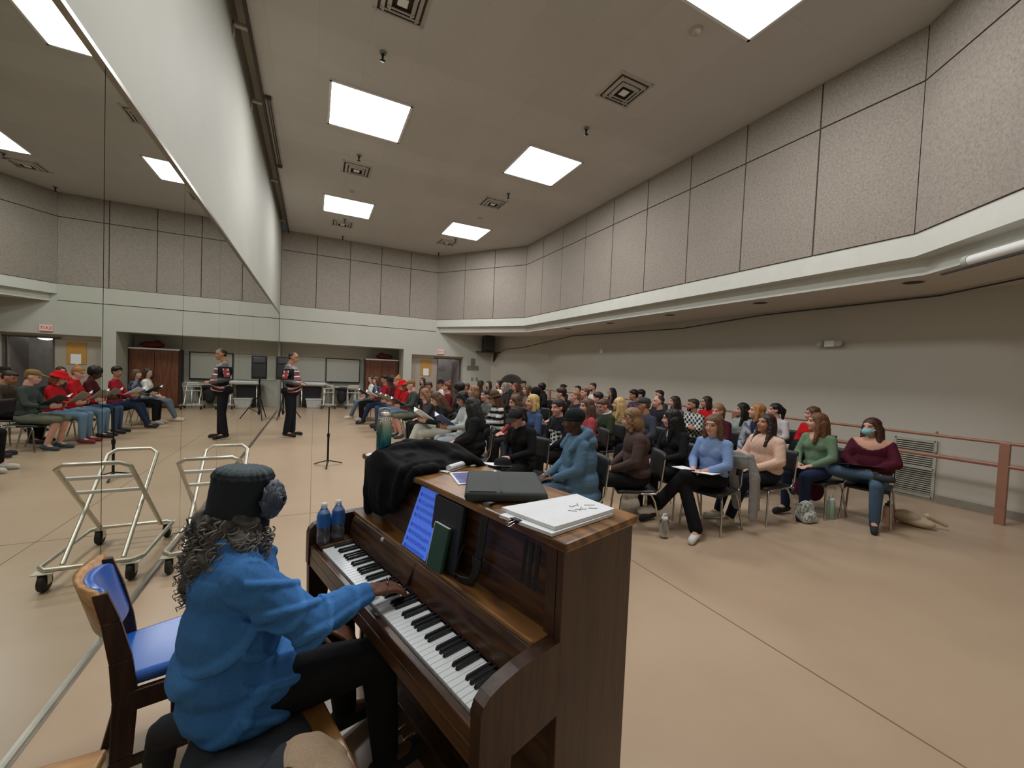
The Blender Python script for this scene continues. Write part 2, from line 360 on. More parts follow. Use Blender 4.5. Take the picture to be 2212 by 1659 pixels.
# door recess: frame, fixed leaf, open doorway and hallway behind
YD=YF+.30
g=G(); g.quad((DX0,YF,0),(DX0,YD,0),(DX0,YD,2.15),(DX0,YF,2.15)); g.quad((DX1,YF,0),(DX1,YD,0),(DX1,YD,2.15),(DX1,YF,2.15)); g.quad((DX0,YF,2.15),(DX1,YF,2.15),(DX1,YD,2.15),(DX0,YD,2.15)); g.quad((DX0,YD,2.04),(DX1,YD,2.04),(DX1,YD,2.15),(DX0,YD,2.15)); struct('wall_door_recess',g,M['soffit'])
d=G(); d.box(((DX0+4.46)/2,YD+.02,1.02),(4.46-DX0,.045,2.04)); door=struct('door_1',d,mat('beige door',srgb(168,158,142),.6,var=.03),bevel=.004)
g=G(); g.box((4.47,YD,1.02),(.03,.08,2.04)); g.box((5.43,YD,1.02),(.05,.08,2.04)); g.box((4.9,YD,2.05),(1.14,.08,.04)); struct('trim_8',g,mat('door frame',srgb(92,84,82),.5))
d=G(); d.box((5.36,YD+.42,1.02),(.045,.82,2.04)); d.box((5.33,YD+.80,1.0),(.05,.10,.03)); struct('door_2',d,mat('grey door',srgb(128,118,116),.6),bevel=.004)
g=G(); wl(4.0,6.6,0,2.6,18.4); g.quad((4.3,YD,0),(4.3,18.4,0),(4.3,18.4,2.6),(4.3,YD,2.6)); g.quad((6.4,YD,0),(6.4,18.4,0),(6.4,18.4,2.6),(6.4,YD,2.6)); g.quad((4.3,YD,2.6),(6.4,YD,2.6),(6.4,18.4,2.6),(4.3,18.4,2.6)); struct('wall_hallway',g,mat('hallway wall',srgb(170,164,160),.8))
g=G(); g.box((4.95,18.2,1.72),(1.05,.05,.04)); g.box((4.75,18.1,.95),(.5,.5,.04)); g.box((4.75,18.1,.45),(.44,.44,.9)); mk('hall_cabinet',g,M['grey_wall'],bevel=.005,label='grey cabinet under a dark shelf in the hallway beyond the open door',cat='cabinet')
# back and near lower walls (behind the camera)
g=G(); g.quad((XM,YB,0),(8.3,YB,0),(8.3,YB,3.56),(XM,YB,3.56)); struct('wall_back_lower',g,M['wall_lower'])
# -------- far wall fittings
g=G(); g.box((4.0,YD-.012,1.645),(.42,.018,.62)); o=mk('cork_board',g,M['cork'],bevel=.003,label='tan cork notice board on the beige door beside the open doorway',cat='notice board')
g=G(); g.box((4.01,YD-.025,1.48),(.22,.004,.28)); mk('notice_sheet',g,M['paper'],label='white notice sheet pinned low on the cork board',cat='paper')
def text(name,body,size,loc,rot,m,parent=None,ext=.002):
    cu=bpy.data.curves.new(name,'FONT'); cu.body=body; cu.size=size; cu.extrude=ext; cu.align_x='CENTER'; cu.align_y='CENTER'
    t=bpy.data.objects.new(name+'_src',cu); COL.objects.link(t); bpy.context.view_layer.update()
    me=bpy.data.meshes.new_from_object(t.evaluated_get(bpy.context.evaluated_depsgraph_get())); bpy.data.objects.remove(t)
    me.materials.clear(); me.materials.append(m); o=bpy.data.objects.new(name,me); COL.objects.link(o); o.location=loc; o.rotation_euler=rot
    if parent: o.parent=parent
    return o
ex=empty('exit_sign',(4.49,YF-.03,2.305),0,'white EXIT sign with red letters above the open doorway','sign')
g=G(); g.box((0,0,0),(.26,.04,.17)); mk('housing',g,mat('sign face',srgb(226,205,198),.5,emit=srgb(240,120,110),estr=.25),ex,bevel=.006)
text('lettering','EXIT',.115,(0,-.022,0),(PI/2,0,0),M['red_letter'],ex)
ws=empty('wall_bracket_plates',(5.88,YF,0),0,'grey upside-down T shaped metal plates on the wall beside the doorway','wall plate')
g=G(); g.box((0,-.012,1.96),(.18,.024,.30)); mk('upper_plate',g,M['grey_plate'],ws,bevel=.004)
g=G(); g.box((0,-.012,1.72),(.5,.024,.18)); mk('lower_plate',g,M['grey_plate'],ws,bevel=.004)
for x,n in ((5.87,'left-hand one'),(6.08,'one nearer the corner speaker')):
    sp=empty('switch_plate',(x,YF,1.26),0,'small grey wall switch plate below the T shaped plates, '+n,'switch','switch plates beside the doorway')
    g=G(); g.box((0,-.006,0),(.10,.012,.13)); mk('plate',g,M['grey_plate'],sp,bevel=.003); g=G(); g.box((0,-.016,0),(.02,.012,.035)); mk('toggle',g,M['white'],sp)
# corner speaker on wooden bracket
sp=empty('wall_speaker',(6.36,YF-.42,2.42),0,'black loudspeaker on a wooden wall bracket in the far right corner','speaker')
g=G(); g.box((0,0,.31),(.44,.38,.6)); mk('cabinet',g,M['black_plastic'],sp,bevel=.02)
g=G(); g.box((0,-.194,.31),(.38,.012,.53)); mk('grille',g,M['speaker_cone'],sp)
br=empty('speaker_bracket',(6.4,YF-.35,2.36),0,'brown wooden shelf bracket holding the corner speaker','bracket')
g=G(); g.box((0,0,.03),(.86,.6,.05)); mk('shelf',g,M['dark_wood'],br,bevel=.005)
g=G(); g.prism([(0,0),(.36,0),(.36,-.06),(.06,-.38),(0,-.38)],(.40,.34,0),(0,-1,0),(0,0,1),(-.05,0,0)); mk('brace',g,M['dark_wood'],br)
g=G(); g.tube([(6.75,YF-.1,2.3),(7.05,15.0,2.55),(7.5,14.45,2.62),(8.12,13.5,2.86),(8.2,12,3.0),(8.2,9,2.94),(8.2,7.2,2.90),(8.2,5.2,3.02),(8.2,2.6,3.03),(7.4,1.4,3.03)],.012,6); mk('wall_cable',g,M['dark_gap'],label='thin dark cable drooping along the top of the right wall',cat='cable')
g=G(); g.tube([(6.78,YF-.012,1.95),(6.76,YF-.012,1.2)],.008,6); mk('speaker_cable',g,M['dark_gap'],label='short dark cable hanging below the corner speaker bracket',cat='cable')
# drum fan
fn=empty('floor_fan',(6.95,14.15,0),math.radians(-35),'large round black drum fan standing behind the far seats','fan')
g=G(); R=rotx(-PI/2)
g.lathe([(.42,-.14),(.44,-.14),(.44,.14),(.42,.14)],(0,0,1.10),32,R=R); mk('drum',g,mat('fan drum',srgb(62,62,54),.5),fn)
g=G()
for k in range(7): g.tube([(.06*k*math.cos(t)+.0,-.16,1.10+.06*k*math.sin(t)) for t in np.linspace(0,2*PI,28)],.004,4)
for a in np.linspace(0,2*PI,16,endpoint=False): g.tube([(0,-.16,1.10),(.43*math.cos(a),-.15,1.10+.43*math.sin(a))],.003,4)
mk('guard',g,M['black_metal'],fn)
for a in (0,2*PI/3,4*PI/3):
    g=G(); g.box((0,0,.2),(.14,.015,.36),rotz(.5)); o=mk('blade',g,mat('fan blade',srgb(80,80,70),.4),fn,loc=(0,0,1.10)); o.rotation_euler=(0,a,0)
g=G(); g.tube([(-.46,.02,1.10),(-.46,.02,.05),(-.46,-.3,.02),(-.46,.3,.02)],.018,6); g.tube([(.46,.02,1.10),(.46,.02,.05),(.46,-.3,.02),(.46,.3,.02)],.018,6); g.tube([(-.46,.25,.02),(.46,.25,.02)],.018,6); mk('stand',g,M['black_metal'],fn)
# right wall fittings
em=empty('emergency_light',(XL-.05,3.93,2.38),0,'white twin-head emergency light on the right wall above the seats','emergency light')
g=G(); g.box((0,0,0),(.09,.16,.11)); mk('housing',g,M['white'],em,bevel=.01)
for s in (-1,1):
    g=G(); g.cyl((-.0,s*.13,.0),(-.07,s*.15,.0),.045,.055,14); mk('lamp_head',g,M['vent'],em)
g=G(); g.cyl((XL,10.27,2.41),(XL-.05,10.27,2.41),.085,.075,20); mk('wall_sounder',g,M['white'],bevel=.006,label='small round white device on the right wall far from camera',cat='alarm')
vg=empty('vent_grille',(XL-.012,2.74,.47),0,'tall white louvred air grille low on the right wall behind the rails','vent')
g=G(); R0=.46/2
for y in (-R0,R0): g.box((0,y,0),(.03,.035,.86))
for z in (-.415,0,.415): g.box((0,0,z),(.03,.46,.03))
mk('frame',g,M['wall_white'],vg,bevel=.003)
g=G(); g.box((.004,0,0),(.004,.44,.82)); mk('opening',g,M['vent_dark'],vg)
g=G()
for i in range(26): g.box((-.006,0,-.395+.0315*i),(.022,.43,.012),roty(.6))
mk('louvre',g,M['wall_white'],vg)
hr=empty('hand_rail',(7.75,1.75,0),0,'pink painted double pipe rail on posts along the right wall','rail')
ra=[(7.2,.2,0),(7.75,1.75,0)]
for z,r in ((1.02,.021),(.735,.026)):
    g=G(); g.tube([(0,-2.4,z),(0,.1,z),(0,11.6,z)],r,10); mk('pipe',g,M['copper_rail'],hr)
for y in (-2.0,0,3.6,7.2,10.8):
    g=G(); g.box((.0,y,.51),(.055,.09,1.02)); mk('post',g,M['copper_rail'],hr,bevel=.006)
g=G()
for z in (1.02,.735):
    for y in (.62,4.2,7.8): g.box((.0,y,z+.03),(.02,.02,.05))
mk('clip',g,M['copper_rail'],hr)
sc=empty('ceiling_screen_housing',(5.95,1.27,3.055),0,'white roller projection screen housing under the right balcony edge','projector screen')
d=np.array([1.55,2.2,0]);d/=np.linalg.norm(d)
g=G(); g.cyl(-d*1.4,d*.62,.055,n=18); mk('tube',g,M['white'],sc)
g=G(); g.cyl(d*.60,d*.66,.062,n=18); mk('cap',g,M['wall_white'],sc)
g=G(); g.box((0,0,-.065),(1.9,.03,.02),np.stack([d,[-d[1],d[0],0],[0,0,1]],1)); mk('bar',g,M['black_plastic'],sc)
for i,(x,y) in enumerate([(6.74,2.5),(6.74,4.54),(6.74,6.57),(6.74,8.6),(6.74,10.6)]):
    dl=empty('recessed_downlight',(x+.35,y,ZS),0,'dark unlit round downlight in the balcony soffit, '+['nearest the camera','second from the camera','middle one of five','second from the far end','at the far end'][i],'downlight','downlights in the soffit')
    g=G(); g.lathe([(.11,-.004),(.13,-.006),(.13,.0)],(0,0,0),24); mk('trim_ring',g,M['soffit'],dl)
    g=G(); g.lathe([(.11,-.003),(.10,.0),(.0,.0)],(0,0,-.002),24); mk('reflector',g,M['vent_dark'],dl)
# -------- ceiling fittings
LP=[(.75,12.33),(4.23,12.38),(.75,7.65),(4.26,7.65),(.75,2.88),(4.28,2.88)]
LN=['far end beside the mirror wall','far end on the balcony side','middle row beside the mirror wall','middle row on the balcony side','nearest row beside the mirror wall','nearest row on the balcony side']
for (x,y),n in zip(LP,LN):
    l=empty('ceiling_light',(x,y,ZC),0,'large square fluorescent ceiling light, '+n,'ceiling light','square ceiling lights')
    g=G()
    for s in (-1,1): g.box((s*.622,0,-.012),(.035,1.28,.024)); g.box((0,s*.622,-.012),(1.28,.035,.024))
    mk('frame',g,M['frame_white'],l)
    g=G(); g.add([(-.605,-.605,-.014),(.605,-.605,-.014),(.605,.605,-.014),(-.605,.605,-.014)],[(3,2,1,0)]); mk('diffuser',g,M['lamp'],l)
VP=[(.85,5.1),(4.17,5.0),(.75,9.87),(4.1,9.9),(.69,13.86),(4.04,13.79),(.8,.3)]
VN=['above the piano','near row on balcony side','middle row on mirror side','middle row on balcony side','far end on mirror side','far end on balcony side','behind the camera']
for (x,y),n in zip(VP[:6],VN):
    v=empty('ceiling_vent',(x,y,ZC),0,'square stepped ceiling air diffuser, '+n,'vent','ceiling air diffusers')
    g=G()
    for k,(a,z) in enumerate([(.29,0),(.21,-.02),(.14,-.035)]):
        for s in (-1,1): g.box((s*a,0,z-.006),(.05,2*a+.05,.012),roty(-s*.5)); g.box((0,s*a,z-.006),(2*a+.05,.05,.012),rotx(s*.5))
    mk('louvre',g,M['vent'],v)
    g=G(); g.box((0,0,-.045),(.12,.12,.012)); mk('centre_plate',g,M['white'],v,bevel=.003)
    g=G(); g.box((0,0,-.002),(.58,.58,.003)); mk('opening',g,M['vent_dark'],v)
for (x,y),n in zip([(.76,6.07),(4.25,6.06),(.74,9.2),(4.21,9.19),(.78,15.2),(4.15,15.2),(.73,13.4),(4.2,13.3)],['near row on mirror side','near row on balcony side','middle row on mirror side','middle row on balcony side','against the far wall on mirror side','against the far wall on balcony side','beside the farthest diffuser on mirror side','beside the farthest diffuser on balcony side']):
    s=empty('ceiling_sprinkler',(x,y,ZC),0,'small dark ceiling sprinkler head, '+n,'sprinkler','ceiling sprinklers')
    g=G(); g.lathe([(.0,-.03),(.045,-.02),(.05,0)],(0,0,0),14); mk('escutcheon',g,M['grey_plate'],s)
    g=G(); g.cyl((0,0,-.02),(0,0,-.10),.022,.012,10); g.lathe([(0,-.125),(.04,-.12),(.012,-.10)],(0,0,0),10); mk('nozzle',g,M['black_metal'],s)
for (x,y),n in (((4.21,3.73),'between the nearest light and diffuser'),((.72,11.2),'beyond the middle light on mirror side'),((4.2,11.1),'beyond the middle light on balcony side')):
    g=G(); g.lathe([(0,-.045),(.05,-.045),(.075,-.02),(.08,0)],(x,y,ZC),20); mk('smoke_detector',g,M['vent'],label='round beige smoke detector on the ceiling, '+n,cat='smoke detector',group='ceiling smoke detectors')
# -------- alcove furniture
wd=empty('wardrobe',(2.405,16.72,0),0,'tall brown wooden double-door cabinet at the end of the alcove','cabinet')
g=G(); g.box((0,.0,.95),(1.26,.5,1.9)); mk('carcass',g,M['dark_wood'],wd,bevel=.006)
for s in (-1,1):
    g=G(); g.box((s*.305,-.26,.96),(.595,.022,1.8)); d=mk('door',g,M['brown_laminate'],wd,bevel=.004)
    g=G(); g.tube([(s*.05,-.29,.9),(s*.05,-.29,1.1)],.008,6); mk('handle',g,M['alu'],d)
g=G(); g.box((0,-.262,1.885),(1.26,.03,.045)); mk('top_strip',g,M['white'],wd)
g=G(); g.ell((2.5,16.6,2.02),(.32,.15,.11)); g.ell((2.38,16.6,2.05),(.12,.12,.12)); mk('red_bundle',g,mat('dark red cloth',srgb(96,24,20),.8),label='dark red cloth bundle lying on top of the brown cabinet',cat='bundle')
wb=empty('whiteboard',(1.02,YA-.02,1.40),0,'white marker board with thin black frame on the alcove wall','whiteboard')
g=G(); g.box((0,0,0),(1.18,.02,.86)); mk('surface',g,M['whiteboard'],wb)
g=G()
for s in (-1,1): g.box((s*.6,-.01,0),(.03,.03,.92)); g.box((0,-.01,s*.445),(1.22,.03,.03))
mk('frame',g,M['black_plastic'],wb)
g=G(); g.box((.05,-.05,-.47),(1.1,.09,.03)); mk('tray',g,M['black_plastic'],wb)
wb2=empty('pinboard',(-.25,YA-.02,1.40),0,'large pale plain board on the alcove wall left of the framed whiteboard','board')
g=G(); g.box((0,0,0),(1.25,.02,.9)); mk('surface',g,M['whiteboard'],wb2,bevel=.004)
def folding_table(x,y,w,d,h,label):
    t=empty('folding_table',(x,y,0),0,label,'table','folding tables in the alcove')
    g=G(); g.box((0,0,h-.02),(w,d,.04)); mk('table_top',g,M['table_top'],t,bevel=.006)
    for s in (-1,1):
        g=G(); g.tube([(s*(w/2-.12),-d/2+.05,0),(s*(w/2-.12),-d/2+.05,h-.04),(s*(w/2-.12),d/2-.05,h-.04),(s*(w/2-.12),d/2-.05,0)],.015,6); mk('leg',g,M['chrome'],t)
folding_table(.0,16.6,1.0,.6,.88,'pale folding table stacked with flat boxes at left of the alcove')
folding_table(1.05,16.65,1.0,.55,.80,'pale folding table beneath the framed whiteboard')
g=G(); g.box((.0,16.6,.91),(.8,.45,.05)); mk('flat_box',g,M['white'],bevel=.005,label='flat white box lying on the left alcove table',cat='box')
def bundle(pts,name,m,label,cat):
    g=G()
    for c,r in pts: g.ell(c,r)
    return mk(name,g,m,label=label,cat=cat)
g=G(); g.hexa([(-.2,16.35,0),(.24,16.35,0),(.24,16.65,0),(-.2,16.65,0)],[(-.24,16.32,.30),(.28,16.32,.30),(.28,16.68,.30),(-.24,16.68,.30)]); g.box((.02,16.5,.32),(.56,.4,.05)); mk('storage_bin',g,mat('translucent bin',srgb(186,188,184),.4),bevel=.03,label='pale plastic storage bin with lid on the floor under the left alcove table',cat='bin')
g=G(); g.box((-.1,16.75,.42),(.7,.25,.7)); mk('black_case',g,M['black_plastic'],bevel=.02,label='black equipment case standing under the left alcove table',cat='case')
g=G(); g.ell((1.0,16.5,.72),(.3,.25,.08)); g.ell((.95,16.4,.45),(.16,.14,.3)); g.ell((1.15,16.45,.5),(.13,.12,.26)); mk('draped_coat',g,M['denim_dark'],label='dark coat hanging over the edge of the alcove table',cat='coat')
# chair carts (folding chair trolleys)
def cart(x0,x1,y0,y1,label,group):
    t=empty('chair_cart',((x0+x1)/2,(y0+y1)/2,0),0,label,'cart',group); w=(x1-x0)/2; l=(y1-y0)/2; r=.016
    g=G(); zb=.145
    g.tube([(-w,-l,zb),(w,-l,zb),(w+.05,-l+.06,zb),(w+.05,l-.06,zb),(w,l,zb),(-w,l,zb),(-w-.05,l-.06,zb),(-w-.05,-l+.06,zb)],r,8,closed=True)
    for sx in (-1,1):
        for sy in (-1,1): g.box((sx*w,sy*l,zb-.012),(.11,.09,.006))
    mk('base_frame',g,M['steel'],t)
    for s,wd_,zt in ((-1,w-.03,.87),(1,w-.065,.83)):
        g=G(); yb=-s*(l-.06); yt=s*(l-.02)
        tp=lambda f:(yb+(yt-yb)*f, .15+(zt-.15)*f)
        a=tp(.95)
        g.tube([(-wd_,yb,.15),(-wd_,*a),(-wd_+.05,*tp(1)),(wd_-.05,*tp(1)),(wd_,*a),(wd_,yb,.15)],r,8)
        mk('handle_frame',g,M['steel'],t)
        if s==-1:
            for f in (.82,.62):
                y,z=tp(f); g=G(); g.box((0,y,z),(2*wd_,.012,.032),rotx(.6)); mk('crossbar',g,M['white'],t)
    for sx in (-1,1):
        for sy in (-1,1):
            c=empty('caster',(sx*w,sy*l,0)); c.parent=t
            g=G(); g.lathe([(.02,-.018),(.058,-.02),(.065,-.01),(.065,.01),(.058,.02),(.02,.018)],(0,0,.065),18,R=roty(PI/2)); mk('wheel',g,M['rubber'],c)
            g=G(); g.box((.026,.0,.095),(.004,.05,.085)); g.box((-.026,0,.095),(.004,.05,.085)); g.box((0,0,.134),(.056,.05,.005)); mk('fork',g,M['steel'],c)
    return t
cart(-.955,-.495,3.86,4.67,'steel tube folding chair cart on casters standing against the mirror beyond the pianist',None)
cart(.28,.72,16.05,16.5,'small steel tube cart in front of the alcove tables, nearer the mirror','carts before the alcove')
cart(1.10,1.62,16.0,16.45,'small steel tube cart in front of the alcove tables, nearer the brown cabinet','carts before the alcove')
# music stand pole in mid floor
ms=empty('stand',(.235,7.1,0),0,'black slim stand pole on folded tripod feet in the open floor','stand')
g=G(); g.tube([(0,0,.05),(0,0,.5)],.016,8); g.tube([(0,0,.5),(0,0,.96)],.010,8); g.cyl((0,0,.47),(0,0,.53),.022,n=10); mk('pole',g,M['black_metal'],ms)
for a in (.4,2.5,4.6):
    g=G(); c,s=math.cos(a),math.sin(a); g.tube([(0,0,.09),(.12*c,.12*s,.055),(.24*c,.24*s,.015)],.013,6,flat=.7); mk('foot',g,M['black_metal'],ms)
# PA speaker on tripod by the mirror
ts=empty('speaker_tripod',(-.77,13.3,0),0,'black tripod stand with spread legs by the mirror behind the conductor','speaker stand')
g=G(); g.tube([(0,0,.12),(0,0,1.16)],.02,8); mk('pole',g,M['black_metal'],ts)
g=G(); g.cyl((0,0,.62),(0,0,.72),.035,n=12); g.cyl((0,0,.16),(0,0,.22),.035,n=12); mk('collar',g,M['black_metal'],ts)
for a in (0.1,1.85,4.45):
    c,s=math.cos(a),math.sin(a); g=G(); g.tube([(0.02*c,.02*s,.66),(.46*c,.46*s,.015)],.014,6); l=mk('leg',g,M['black_metal'],ts)
    g=G(); g.tube([(.02*c,.02*s,.19),(.27*c,.27*s,.33)],.009,6); mk('brace',g,M['black_metal'],l)
s2=empty('pa_speaker',(-.77,13.3,1.14),0,'black portable loudspeaker on the tripod stand behind the conductor','speaker')
g=G(); g.hexa([(-.19,-.17,0),(.19,-.17,0),(.14,.17,0),(-.14,.17,0)],[(-.19,-.17,.66),(.19,-.17,.66),(.14,.17,.66),(-.14,.17,.66)]); mk('cabinet',g,M['black_plastic'],s2,bevel=.025)
g=G(); g.box((0,-.178,.24),(.32,.012,.34)); mk('woofer_grille',g,M['speaker_cone'],s2,bevel=.01)
g=G(); g.hexa([(-.15,-.17,.46),(.15,-.17,.46),(.15,-.175,.6),(-.15,-.175,.6)],[(-.13,-.185,.47),(.13,-.185,.47),(.13,-.185,.59),(-.13,-.185,.59)]); mk('horn',g,mat('horn',srgb(70,72,76),.4),s2)
# ---------------------------------------------------------------- piano (local x = depth away from player, y = along keyboard from treble end, z up)
PA=math.radians(16.3); PQ=np.array([.403,.986,0.])
E2=np.array([math.cos(PA),math.sin(PA),0]); E1=np.array([-math.sin(PA),math.cos(PA),0])
def pw(d,y,z=0): return tuple(PQ+E2*d+E1*y+np.array([0,0,z]))
def pe(name,label,cat,group=None,at=(0,0,0),rz=0): return empty(name,pw(*at),PA+rz,label,cat,group)
pi=pe('upright_piano','dark oak upright piano with lid piled with papers, bag and jacket','piano')
Y0,Y1=-.09,1.36
def pp(name,fn,m,bevel=.003,parent=None):
    g=G(); fn(g); return mk(name,g,m,parent or pi,bevel=bevel)
pp('lid',lambda g:g.box((.4475,(Y0+Y1)/2,1.15),(.405,Y1-Y0+.03,.03)),M['oak_top'],.008)
for y in (Y0,Y1-.026): pp('side_panel',lambda g:g.box((.445,y+.013,.5675),(.38,.026,1.135)),M['oak_dark'],.003)
pp('upper_panel',lambda g:g.hexa([(.262,Y0+.026,.86),(.30,Y0+.026,.86),(.30,Y1-.026,.86),(.262,Y1-.026,.86)],[(.29,Y0+.026,1.135),(.33,Y0+.026,1.135),(.33,Y1-.026,1.135),(.29,Y1-.026,1.135)]),M['oak_dark_h'])
for y in (.0,.03,.06):
    def slot(g,y=y): g.hexa([(.266,.03+y,.885),(.274,.03+y,.885),(.274,.045+y,.885),(.266,.045+y,.885)],[(.2835,.03+y,1.10),(.291,.03+y,1.10),(.291,.045+y,1.10),(.2835,.045+y,1.10)])
    pp('speaker_slot',slot,M['black_plastic'],0)
for y in (-.064,1.31): pp('stile',lambda g:g.box((.262,y+.02,.998),(.02,.04,.275)),M['oak_dark'],.002)
pp('music_shelf',lambda g:(g.box((.228,(Y0+Y1)/2,.858),(.09,Y1-Y0-.09,.016)),g.box((.187,(Y0+Y1)/2,.866),(.012,Y1-Y0-.09,.012))),M['oak_top'],.004)
def fb(g):
    pr=[(.148,.752),(.160,.752),(.176,.80),(.200,.852),(.180,.856),(.166,.835),(.155,.80)]
    g.prism([(a,b) for a,b in pr],(0,-.04,0),(1,0,0),(0,0,1),(0,1.32,0),0,False)
pp('fallboard',fb,M['oak_dark_h'],.003)
pp('fallboard_seam',lambda g:g.box((.166,.62,.805),(.03,.002,.09),roty(.5)),M['dark_wood'],0)
pp('keybed',lambda g:g.box((.11,(Y0+Y1)/2,.66),(.285,Y1-Y0-.05,.055)),M['oak_dark_h'],.004)
pp('key_slip',lambda g:g.box((-.018,(Y0+Y1)/2,.708),(.026,Y1-Y0-.075,.05)),M['oak_dark_h'],.005)
for y in (-.05,1.229):
    w=.05 if y<0 else .092
    pp('key_block',lambda g:g.box((.075,y+w/2,.72),(.16,w,.06)),M['oak_dark_h'],.006)
arm=[(-.038,.635),(-.038,.795),(-.03,.818),(-.01,.836),(.03,.849),(.09,.859),(.15,.863),(.262,.863),(.262,.64),(.16,.632),(.09,.628)]
for y in (Y0,Y1-.042): pp('arm',lambda g:g.prism(arm,(0,y,0),(1,0,0),(0,0,1),(0,.042,0)),M['oak_dark'],.004)
for y in (Y0+.021,Y1-.021):
    def lg(g,y=y): 
        g.hexa([(-.022,y-.018,0),(.03,y-.018,0),(.03,y+.018,0),(-.022,y+.018,0)],[(-.034,y-.022,.634),(.075,y-.022,.634),(.075,y+.022,.634),(-.034,y+.022,.634)])
    pp('leg',lg,M['oak_dark'],.004)
pp('lower_panel',lambda g:g.box((.275,(Y0+Y1)/2,.375),(.02,Y1-Y0-.052,.52)),M['oak_dark_h'],.003)
pp('toe_rail',lambda g:g.box((.25,(Y0+Y1)/2,.06),(.08,Y1-Y0-.02,.12)),M['oak_dark'],.006)
pp('back_panel',lambda g:g.box((.62,(Y0+Y1)/2,.57),(.02,Y1-Y0-.052,1.13)),M['dark_wood'],0)
wk=G(); wk.box((.074,0,.7265),(.148,.0226,.024)); wk=mk('white_key',wk,M['key_white'],pi,bevel=.0018)
bk=G(); bk.hexa([(.05,-.0055,.739),(.148,-.0055,.739),(.148,.0055,.739),(.05,.0055,.739)],[(.056,-.0045,.751),(.148,-.0045,.751),(.148,.0045,.751),(.056,.0045,.751)]); bk=mk('black_key',bk,M['key_black'],pi,bevel=.0012)
KW=1.227/52; fw=fk=True
for i in range(52):
    o=wk if fw else wk.copy(); 
    if not fw: COL.objects.link(o)
    fw=False; o.location=(0,(i+.5)*KW,0)
for i in range(51):
    if i%7 in (1,2,3,5,6):
        o=bk if fk else bk.copy()
        if not fk: COL.objects.link(o)
        fk=False; o.location=(0,(i+1)*KW+{1:.002,2:0,3:-.002,5:.0015,6:-.0015}[i%7],0)
pp('key_felt',lambda g:g.box((.15,.6135,.752),(.006,1.227,.012)),mat('dark red felt',srgb(60,22,20),.9),0)
for y in (.60,.66,.72):
    def pd(g,y=y): g.tube([(.26,y,.06),(.22,y,.075),(.17,y,.06)],[.008,.012,.017],8,flat=.5)
    pp('pedal',pd,M['brass'],0)
def kn(g): g.ell((.172,.93,.845),(.008,.011,.011))
pp('knob',kn,M['white'],0)
# ---- tablet with blue score
tb=pe('tablet','black framed tablet glowing blue with a music score on the piano shelf','tablet',at=(.186,.665,.867))
tilt=math.atan2(.095,.262)
Rt=roty(tilt)
g=G(); g.box(Rt@np.array([0,0,.14]),(.007,.214,.28),Rt)
mk('body',g,M['black_plastic'],tb,bevel=.003)
scr=mat('blue screen',srgb(88,130,235),.3,var=.05,vscale=3,emit=srgb(70,112,232),estr=.85)
g=G(); g.box(Rt@np.array([-.0042,0,.14]),(.0012,.198,.264),Rt); sc_=mk('screen',g,scr,tb)
g=G(); rr=random.Random(3)
for k in range(8):
    z0=.245-.030*k-(.012 if k>3 else 0)
    for j in range(5): g.box(Rt@np.array([-.0051,0,z0-.0032*j]),(.0004,.165,.0007),Rt)
    for j in range(12): g.box(Rt@np.array([-.0052,-.075+.0135*j+rr.uniform(-.003,.003),z0-rr.uniform(0,.013)]),(.0004,.004,.003),Rt); 
    for j in range(12): g.box(Rt@np.array([-.0052,-.073+.0135*j,z0-rr.uniform(0,.010)]),(.0004,.0008,.010),Rt)
    g.box(Rt@np.array([-.0052,.079,z0-.006]),(.0004,.005,.016),Rt)
mk('music_notation',g,mat('dark blue ink',srgb(30,52,150),.5,emit=srgb(24,44,140),estr=.5),sc_)
gb=pe('book','thin green book leaning on the piano shelf right of the tablet','book',at=(.205,.50,.867))
g=G(); g.box((0,.0,.085),(.016,.10,.17),roty(.22)); mk('cover',g,mat('green cover',srgb(42,78,62),.6),gb,bevel=.002)
g=G(); g.box((.0,.004,.087),(.012,.10,.168),roty(.22)); mk('pages',g,M['paper'],gb)
g=G(); g.box((.006,0,.13),(.02,.2,.27),roty(.12)); o=mk('black_folder',g,M['black_vinyl'],bevel=.004,label='black folder leaning upright behind the green book on the piano shelf',cat='folder'); o.location=pw(.232,.50,.867); o.rotation_euler=(0,0,PA)
# ---- laptop bag on the lid
lb=pe('laptop_bag','dark grey padded laptop bag lying on the piano lid with strap hanging down','bag',at=(.44,.39,1.166),rz=math.radians(-38))
bagm=mat('grey bag fabric',srgb(58,62,60),.75,var=.12,bmp=.15,bscale=220)
g=G(); g.box((0,0,.022),(.315,.33,.038)); mk('body',g,bagm,lb,bevel=.016,seg=4)
g=G(); g.tube([(-.15,-.16,.022),(.15,-.16,.022),(.15,.16,.022),(-.15,.16,.022)],.0045,6,closed=True); mk('zip_piping',g,M['black_plastic'],lb)
g=G(); g.box((-.02,.0,.0415),(.006,.31,.003)); g.box((-.09,0,.0415),(.1,.31,.002)); mk('flap_seam',g,bagm,lb)
g=G()
def L2(d,y,z): # piano local -> bag local
    v=np.array([d-.44,y-.39,0]); R=rotz(math.radians(38)); v=R@v; return (v[0],v[1],z-1.166)
g.tube([L2(.31,.30,1.17),L2(.262,.285,1.175),L2(.252,.28,1.12),L2(.243,.29,1.0),L2(.235,.30,.92),L2(.225,.31,.885),L2(.215,.36,.875),L2(.222,.41,.88),L2(.232,.40,.94),L2(.238,.375,1.0)],.017,8,flat=.22); mk('strap',g,M['black_plastic'],lb)
g=G(); g.box(L2(.238,.295,.96),(.012,.05,.03),rotz(math.radians(38))); mk('buckle',g,M['black_plastic'],lb,bevel=.003)
